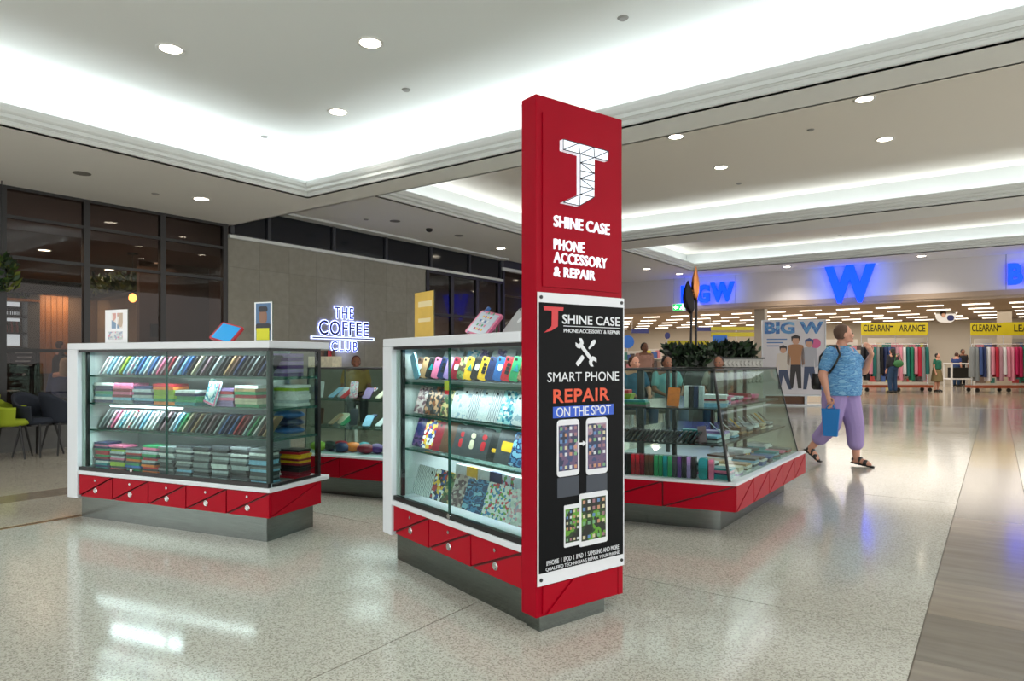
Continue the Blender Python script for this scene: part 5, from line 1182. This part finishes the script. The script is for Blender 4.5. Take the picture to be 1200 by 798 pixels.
for i in range(5):
    stack(FS, .75 + i * .23, .42, .8505, (4, 4, 3, 4, 3)[i], (['white', 'lilac', 'sky'], ['pink', 'white', 'silver'], ['silver', 'pink'], ['pink', 'crimson', 'white'], ['crimson', 'pink'])[i], SLAB, .0157, 'upper level along the side of the right counter', '', i, rz=radians(90))
t = thing('wire_basket', 'yellow basket with red lining on the upper level at the left of the right counter', 'basket', FF @ Vector((LF - .98, .60, .8505)), radians(12))
MB().hexa([(-.10, -.06, 0), (.10, -.06, 0), (.10, .06, 0), (-.10, .06, 0)], [(-.125, -.08, .085), (.125, -.08, .085), (.125, .08, .085), (-.125, .08, .085)]).build('basket', PK['lime'], t); MB().box(-.10, .10, -.06, .06, .085, .115).build('lining', PK['red'], t)
# slim pegs with stock across the side, upper half
for i in range(12):
    put('screen_protector', MB().box(-.045, .045, -.003, .003, 0, .10).mesh('b', WHT2), PK[('silver', 'charcoal', 'white', 'brown', 'yellow', 'charcoal')[i % 6]], FS, .42 + i * .115, .25 + .0 * i, .72 if False else .6605, rz=radians(25), tilt=radians(-46), label='flat %s sleeve leaning %s from the front along the side of the right counter' % (('silver', 'charcoal', 'white', 'brown', 'yellow', 'charcoal')[i % 6], ORD[i]), cat='sleeve', group='sleeves along the side of the right counter')
# back counter stock
FB, LB = edge_frame(B4, B1)
for z, nm, cs_ in ((.3625, 'base', ['lime', 'black', 'red', 'navy', 'orange', 'teal', 'crimson', 'purple', 'white', 'black', 'silver', 'pink']), (.603, 'middle level', ['brown', 'tan', 'cream', 'green', 'charcoal', 'navy', 'sky', 'white', 'silver', 'black', 'cream', 'grey']), (.853, 'upper level', ['white', 'sky', 'silver', 'red', 'floral', 'comic', 'purple', 'cream', 'orange', 'silver', 'pink', 'sky'])):
    for i, k in enumerate(cs_):
        put('phone_case' if z > .4 else 'soft_case', CASE[(.075, .155)] if z > .4 else MB().ell((0, 0, .045), .085, .06, .045).mesh('s', WHT2), M_(k), FB, .10 + i * .088, .20 + .05 * (i % 3), z + (.006 if z > .4 else 0), rz=radians(-20 if i % 2 else 15), tilt=radians(-55 if (z > .4 and i % 4) else -16 if z > .4 else 0), roll=radians(0),
            label='%s %s, %s from the left on the %s of the back counter' % (colour_word(k), 'phone case' if z > .4 else 'soft case', ORD[i], nm), cat='phone case' if z > .4 else 'soft case', group='cases on the %s of the back counter' % nm)
put('display_disc', MB().ell((0, 0, .035), .045, .03, .035).mesh('d', WHT2), PK['yellow'], FB, 1.02, .12, .3625 + .10, label='small round yellow and red badge toy near the left of the back counter', cat='toy') if False else None
t = thing('storage_box', 'white open box of small red and brown bottles on the back counter top', 'box', FB @ Vector((local_on(FB, 383, .3, 0), .3, 1.143)), radians(12))
MB().box(-.16, .12, -.07, .07, 0, .10).build('box', PK['cream'], t)
for j in range(5): MB().cyl((-.10 + j * .045, 0, .10), (-.10 + j * .045, 0, .155), .018, n=8).build('bottle', PK[('crimson', 'brown', 'black', 'red', 'brown')[j]], t)

# ================================================================== PEOPLE
SKIN = mat('skin_fair', (206, 150, 126), .5); SKIN2 = mat('skin_brown', (132, 88, 66), .5)
def limb(mb, P, R):
    for i in range(len(P) - 1):
        mb.cyl(P[i], P[i + 1], R[i], R[i + 1], n=14); mb.ell(P[i], R[i], R[i], R[i], nu=14, nv=8)
    mb.ell(P[-1], R[-1], R[-1], R[-1], nu=14, nv=8)
def solid(mb, name, m, parent, vox, it=5):
    o = mb.build(name, m, parent); r = o.modifiers.new('join', 'REMESH'); r.mode = 'VOXEL'; r.voxel_size = vox; r.use_smooth_shade = True
    s = o.modifiers.new('soft', 'SMOOTH'); s.iterations = it; s.factor = .5; return o
def hand(mb, w, d, up, k=1.0, curl=.5):       # wrist, direction of the fingers, thumb side, curl
    w, d, up = Vector(w), Vector(d).normalized(), Vector(up).normalized(); side = d.cross(up).normalized(); up = side.cross(d)
    for f in (.3, .6, .95): mb.ell(w + d * .075 * f * k, .028 * k, .028 * k, .028 * k, nu=10, nv=6)
    for i, l in enumerate((.066, .075, .07, .056)):
        b = w + d * .085 * k + up * (.027 - .018 * i) * k; m1 = b + (d + side * curl * .6) * l * .5 * k; m2 = m1 + (d * (1 - curl) + side * curl * 1.2).normalized() * l * .5 * k
        limb(mb, [b, m1, m2], [.0095 * k, .009 * k, .0075 * k])
    b = w + d * .03 * k + up * .022 * k; limb(mb, [b, b + (up + d * .7).normalized() * .035 * k, b + (up * .4 + d).normalized() * .07 * k], [.012 * k, .0105 * k, .0085 * k])
STAND = dict(pel=(0, 0, .90), chest=(0, .0, 1.22), neck=(0, .0, 1.38), head=(0, -.02, 1.505),
             shR=(-.17, 0, 1.33), elR=(-.22, .02, 1.05), wrR=(-.22, -.05, .82), shL=(.17, 0, 1.33), elL=(.22, .02, 1.05), wrL=(.22, -.05, .82),
             hiR=(-.09, 0, .86), knR=(-.10, -.02, .47), anR=(-.10, .02, .09), toR=(-.10, -.14, .03), hiL=(.09, 0, .86), knL=(.10, -.02, .47), anL=(.10, .02, .09), toL=(.10, -.14, .03))
def person(label, loc, rz, H=1.62, pose={}, skin=SKIN, hair=None, top=None, bot=None, shoe=None, bulk=1.0, vox=.014, hem=.95, leg_end=.12, sleeve=.5, hairlen=0, headturn=0.0, shoes_open=False, skirt=False, seated=False):
    J = dict(STAND); J.update(pose); J = {k: Vector(v) for k, v in J.items()}
    t = thing('person', label, 'person', loc, rz); t.scale = (H / 1.62,) * 3
    b = MB(); hc = J['head']; B = bulk
    for nm in ('R', 'L'):
        limb(b, [J['sh' + nm], J['el' + nm], J['wr' + nm]], [.050 * B, .040 * B, .026]); limb(b, [J['hi' + nm], J['kn' + nm], J['an' + nm]], [.088 * B, .056 * B, .036])
        limb(b, [J['an' + nm] + Vector((0, .02, -.035)), J['an' + nm].lerp(J['to' + nm], .6), J['to' + nm]], [.034, .034, .028])
        d = (J['wr' + nm] - J['el' + nm]).normalized(); hand(b, J['wr' + nm], J.get('hd' + nm, d), Vector((0, -1, .2)) if d.z < -.3 else Vector((0, 0, 1)), 1.0, .55)
    limb(b, [J['pel'], J['chest']], [.115 * B, .11 * B]); limb(b, [J['chest'] + Vector((0, 0, .06)), J['neck'], hc + Vector((0, .01, -.06))], [.09, .052, .05])
    limb(b, [J['shR'], J['chest'] + Vector((0, 0, .10)), J['shL']], [.056 * B, .085, .056 * B])
    Hm = Matrix.Translation(hc) @ Matrix.Rotation(headturn, 4, 'Z')
    hb = MB(); hb.ell((0, .005, .02), .075, .092, .095).ell((0, -.03, -.04), .055, .062, .062).ell((0, -.09, -.075), .024, .02, .02)
    hb.ell((0, -.098, -.012), .011, .018, .024).ell((0, -.105, -.026), .014, .012, .010).ell((0, -.088, -.052), .024, .014, .009)
    for s in (-1, 1): hb.ell((s * .076, .005, -.012), .010, .019, .030).ell((s * .034, -.072, -.02), .026, .026, .028)
    b.add([Hm @ Vector(v) for v in hb.v], hb.f, 0, True)
    solid(b, 'body', skin, t, vox, 3)
    for s in (-1, 1):
        MB().ell((s * .029, -.089, .008), .013, .008, .008, M=Hm).build('eye', mat('eye_dark', (50, 38, 34), .3), t)
    MB().ell((0, -.101, -.050), .021, .006, .0055, M=Hm).build('mouth', mat('lip', (160, 88, 84), .5), t)
    if hair:
        h = MB(); h.ell((0, .020, .034), .081, .088, .088, M=Hm).ell((0, .03, .005), .077, .072, .070, M=Hm)
        for s in (-1, 1): h.ell((s * .06, .03, .0), .026, .045, .06, M=Hm)
        if hairlen: h.ell((0, .07, -.06 - hairlen / 3), .08, .05, .09 + hairlen / 2, M=Hm)
        solid(h, 'hair', hair, t, .010, 3)
    g = MB(); p, c = J['pel'], J['chest']
    hz_ = Vector((p.x, p.y, hem)); R = []
    for f, rx, ry in ((0, .188, .152), (.18, .190, .158), (.4, .184, .158), (.62, .180, .156), (.82, .178, .146), (.94, .168, .124), (1.06, .135, .10), (1.18, .09, .075), (1.26, .055, .05)):
        q = hz_.lerp(c + Vector((0, 0, .06)), f)
        R.append([(q.x + rx * B * cos(2 * pi * i / 24), q.y + ry * B * sin(2 * pi * i / 24) * (1.08 if sin(2 * pi * i / 24) < 0 else .92), q.z) for i in range(24)])
    g.rings(R); g.ell(c + Vector((.06 * B, -.075 * B, .02)), .085 * B, .085 * B, .085); g.ell(c + Vector((-.06 * B, -.075 * B, .02)), .085 * B, .085 * B, .085)
    limb(g, [J['shR'] + Vector((.02, 0, -.0)), c + Vector((0, 0, .10)), J['shL'] + Vector((-.02, 0, 0))], [.058 * B, .075, .058 * B])
    for nm in ('R', 'L'): limb(g, [J['sh' + nm], J['sh' + nm].lerp(J['el' + nm], min(1, sleeve))] + ([J['el' + nm].lerp(J['wr' + nm], sleeve - 1)] if sleeve > 1 else []), [.060 * B, .062 * B] + ([.045 * B] if sleeve > 1 else []))
    solid(g, 'shirt', top, t, vox)
    if bot:
        q = MB(); q.ell(p + Vector((0, .01, .02)), .175 * B, .15 * B, .13)
        for nm in ('R', 'L'):
            a, k_, e = J['hi' + nm], J['kn' + nm], J['an' + nm]; f = 1 - (leg_end - .09) / .38
            limb(q, [a, k_, k_.lerp(e, f)], [.112 * B, .082 * B, .070 * B])
        if skirt: q.cyl((p.x, p.y, p.z), (p.x, p.y, .42), .17, .24, n=20)
        solid(q, 'trousers', bot, t, vox)
    for nm in ('R', 'L'):
        a, e = J['an' + nm], J['to' + nm]; s = MB()
        if shoes_open:
            d = (e - a); heel = a + Vector((0, .035, -.06)) if abs(a.z - .09) < .03 else a + Vector((0, .06, -.03)); sole = e + Vector((0, -.03, -.02))
            for f in range(6): q_ = heel.lerp(sole, f / 5); s.ell(q_, .04 + .006 * sin(f), .035, .013, nu=12, nv=6)
            s.ell(a.lerp(e, .75), .046, .030, .036, nu=12).ell(a.lerp(e, .35) + Vector((0, 0, .0)), .043, .018, .043, nu=12).ell(a + Vector((0, .03, -.02)), .040, .022, .032, nu=12)
            solid(s, 'sandal', shoe, t, .007, 2)
        else:
            s = MB(); limb(s, [a + Vector((0, .03, -.05)), a.lerp(e, .6), e + Vector((0, -.01, .0))], [.045, .044, .036]); solid(s, 'shoe', shoe, t, vox, 3)
    return t
def facing(cx, cy): v = c2w(cx, cy); return atan2(v.y, v.x) + pi / 2
# --- walking woman
BSH = pattern('blue_streak_fabric', [(84, 140, 190), (104, 160, 204), (70, 124, 180), (126, 176, 210)], 11, 'noise', .8)
for n_ in BSH.node_tree.nodes:
    if n_.type == 'VECT_MATH': n_.inputs[1].default_value = (1, 1, 4)
LILAC = mat('lilac_trousers', (158, 138, 190), .85, bump=(40, .2))
p = c2w(3.80, 7.80)
wm = person('walking woman in blue streaked T-shirt and lilac cropped trousers carrying a bright blue bag', (p.x, p.y, 0), facing(.52, -.85), 1.63,
    dict(pel=(0, 0, .88), chest=(0, -.01, 1.19), neck=(0, -.005, 1.37), head=(0, -.035, 1.497), shR=(-.165, .01, 1.285), elR=(-.255, .05, 1.03), wrR=(-.25, -.01, .80), shL=(.165, -.01, 1.285), elL=(.30, -.10, 1.08), wrL=(.20, -.25, 1.27), hdL=(-.45, .10, .8),
         hiR=(-.095, .01, .84), knR=(-.11, .04, .46), anR=(-.11, .30, .17), toR=(-.12, .21, .045), hiL=(.095, -.01, .84), knL=(.10, -.11, .46), anL=(.10, -.13, .09), toL=(.10, -.28, .03)),
    SKIN, mat('hair_greybrown', (92, 70, 58), .8), BSH, LILAC, BLACK, 1.26, .0075, .80, .26, .62, 0, radians(48), True)
st = MB(); st.tube([(-.245, -.02, 1.06), (-.24, -.09, 1.16), (-.205, -.125, 1.27), (-.165, -.06, 1.372), (-.16, .03, 1.375), (-.16, .15, 1.25), (-.06, .23, 1.04)], .012, 8)
t = thing('shoulder_bag', 'black shoulder strap bag on the walking woman', 'bag', (p.x, p.y, 0), wm.rotation_euler.z)
st.build('strap', BLACK, t)
R = []
for z, w_, d_ in ((.86, .05, .03), (.88, .07, .05), (.96, .075, .055), (1.05, .06, .035)): R.append([(-.05 + d_ * cos(2 * pi * i / 16), .26 + w_ * sin(2 * pi * i / 16), z) for i in range(16)])
MB().rings(R).build('pouch', BLACK, t)
# blue carrier bag in her right hand
hw = wm.matrix_basis @ Vector((-.25, -.03, .72)) if False else None
Mw = Matrix.Translation(wm.location) @ Matrix.Rotation(wm.rotation_euler.z, 4, 'Z')
q = Mw @ Vector((-.255, -.045, 0)); bz_ = .70
t = thing('carrier_bag', 'bright blue carrier bag hanging from the walking woman hand', 'bag', (q.x, q.y, .35), wm.rotation_euler.z + radians(25))
BB = mat('bag_blue', (0, 112, 186), .5)
MB().hexa([(-.035, -.07, 0), (.035, -.07, 0), (.035, .07, 0), (-.035, .07, 0)], [(-.025, -.095, .31), (.025, -.095, .31), (.025, .095, .31), (-.025, .095, .31)]).build('bag_body', BB, t, bevel=.004)
for s in (-1, 1): MB().tube([(s * .02, -.05, .30), (s * .012, -.02, .355), (s * .012, .02, .355), (s * .02, .05, .30)], .006, 6).build('handle', BB, t)
# --- people in and near the store
def bgp(lb, u, y, fc, **k):
    z = k.pop('z', 0); q = dep(u, y); return person(lb, (q.x, q.y, z), facing(*fc), vox=.018, **k)
TOPS = lambda n, c: mat('cloth_p_' + n, c, .85)
HBLK = mat('hair_black', (20, 16, 16), .6); HBRN = mat('hair_brown', (70, 44, 32), .7); HFAIR = mat('hair_fair', (186, 160, 126), .7)
q = bgp('dark-haired shopper in jeans with green shoulder bag facing the left clothes rack', 1046, 25.4, (-.2, 1), H=1.68, hair=HBLK, top=TOPS('dark', (30, 32, 40)), bot=TOPS('jeans', (32, 60, 92)), shoe=BLACK, sleeve=1.6, hairlen=.3)
gp = dep(1053, 25.2); t = thing('shoulder_bag', 'green shoulder bag on the dark-haired shopper at the left rack', 'bag', (gp.x, gp.y, .95), YAW); MB().ell((0, 0, .15), .19, .07, .14).build('pouch', mat('bag_green', (50, 110, 62), .6), t); MB().tube([(-.15, 0, .2), (-.1, 0, .5), (.02, 0, .52), (.14, 0, .2)], .012, 6).build('strap', mat('bag_green', (0, 0, 0)), t)
bgp('shopper in green top and camouflage skirt between the two clothes racks', 1098, 26.4, (.5, -.8), H=1.5, hair=HBLK, top=TOPS('green', (30, 100, 80)), bot=TOPS('camo', (120, 106, 72)), shoe=BLACK, sleeve=.5, skirt=True, leg_end=.45)
bgp('man in black behind the display table in the store', 1128, 33, (0, -1), H=1.78, hair=HBLK, skin=SKIN2, top=TOPS('black', (20, 20, 26)), bot=TOPS('black', (0, 0, 0)), shoe=BLACK, sleeve=.6)
bgp('shopper with brown hair in navy beside the display table', 1121, 32, (.8, .3), H=1.6, hair=HBRN, top=TOPS('navy', (36, 56, 110)), bot=TOPS('jeans', (0, 0, 0)), shoe=BLACK, sleeve=.5)
bgp('standing person in pale patterned top beyond the counter at left of the exit sign', 755, 15.5, (.3, -1), H=1.62, hair=HBLK, skin=SKIN2, top=TOPS('peach', (186, 140, 124)), bot=TOPS('black', (0, 0, 0)), shoe=BLACK, sleeve=.5)
SIT = dict(pel=(0, 0, .52), chest=(0, -.03, .84), neck=(0, -.04, 1.0), head=(0, -.06, 1.125), shR=(-.18, -.03, .94), elR=(-.24, -.10, .70), wrR=(-.12, -.30, .62), shL=(.18, -.03, .94), elL=(.24, -.10, .70), wrL=(.12, -.30, .62),
           hiR=(-.09, -.02, .50), knR=(-.11, -.42, .50), anR=(-.11, -.42, .09), toR=(-.11, -.56, .03), hiL=(.09, -.02, .50), knL=(.11, -.42, .50), anL=(.11, -.42, .09), toL=(.11, -.56, .03))
BEN = mat('bench_grey', (120, 116, 108), .5)
for u, y, lb, sk, hr, tp_, fc in ((780, 11.2, 'seated person in pale teal shirt beyond the right counter, left of the planter', SKIN2, HBLK, TOPS('teal', (120, 176, 180)), (.2, -1)),
                                  (843, 11.4, 'seated person in pale grey top beyond the right counter under the planter', SKIN2, HBLK, TOPS('pale', (150, 146, 138)), (-.5, -1)),
                                  (741, 11.0, 'seated person in blue denim top just right of the pillar', SKIN, HBRN, TOPS('denim', (40, 96, 130)), (.4, -1))):
    q = bgp(lb, u, y, fc, H=1.68, pose=SIT, skin=sk, hair=hr, top=tp_, bot=TOPS('jeans', (0, 0, 0)), shoe=BLACK, sleeve=.6, hem=.55, leg_end=.12)
    t = thing('stool', 'low grey stool under the %s' % lb.split(' beyond')[0].split(' just')[0], 'stool', (q.location.x, q.location.y, 0), q.rotation_euler.z)
    MB().cyl((0, .02, .34), (0, .02, .385), .2, n=18).build('seat', BEN, t); MB().cyl((0, .02, .02), (0, .02, .34), .04, n=10).build('post', CHROME, t); MB().cyl((0, .02, 0), (0, .02, .02), .17, n=18).build('base', CHROME, t)
# staff member behind the back counter, head just above it
q = bgp('dark-haired seated person in a mustard top before the grey wall, beyond the back counter', 417, 12.3, (.3, -1), H=1.64, pose=dict(SIT, pel=(0, 0, .58), chest=(0, -.03, .90), neck=(0, -.05, 1.05), head=(0, -.08, 1.165), shR=(-.18, -.03, .99), shL=(.18, -.03, .99), hiR=(-.09, 0, .56), hiL=(.09, 0, .56)),
    skin=SKIN2, hair=mat('hair_auburn', (70, 24, 24), .6), top=TOPS('mustard', (160, 128, 70)), bot=TOPS('black', (0, 0, 0)), shoe=BLACK, sleeve=.6, hem=.62)
t = thing('stool', 'grey stool under the seated person in mustard', 'stool', (q.location.x, q.location.y, 0), q.rotation_euler.z)
MB().cyl((0, .02, .40), (0, .02, .445), .2, n=18).build('seat', BEN, t); MB().cyl((0, .02, .02), (0, .02, .40), .04, n=10).build('post', CHROME, t); MB().cyl((0, .02, 0), (0, .02, .02), .17, n=18).build('base', CHROME, t)
# cafe customers
bgp('cafe customer in black seen above the table by the oak panel', 70, 15.5, (.6, .6), H=1.66, pose=dict(), hair=HBRN, top=TOPS('black', (0, 0, 0)), bot=TOPS('black', (0, 0, 0)), shoe=BLACK, sleeve=1.5)
q = dep(76, 11.0); person('seated fair-haired cafe customer in navy behind the glass beside the white post', (q.x, q.y, 0), facing(-.3, 1), 1.64, SIT, SKIN, HFAIR, TOPS('navy', (0, 0, 0)), TOPS('black', (0, 0, 0)), BLACK, 1, .018, .55, .12, 1.6, .15)
t = thing('stool', 'low dark stool under the fair-haired cafe customer', 'stool', (q.x, q.y, 0)); MB().cyl((0, 0, .34), (0, 0, .385), .2, n=18).build('seat', TBLK, t); MB().cyl((0, 0, 0), (0, 0, .34), .04, n=10).build('post', TBLK, t)
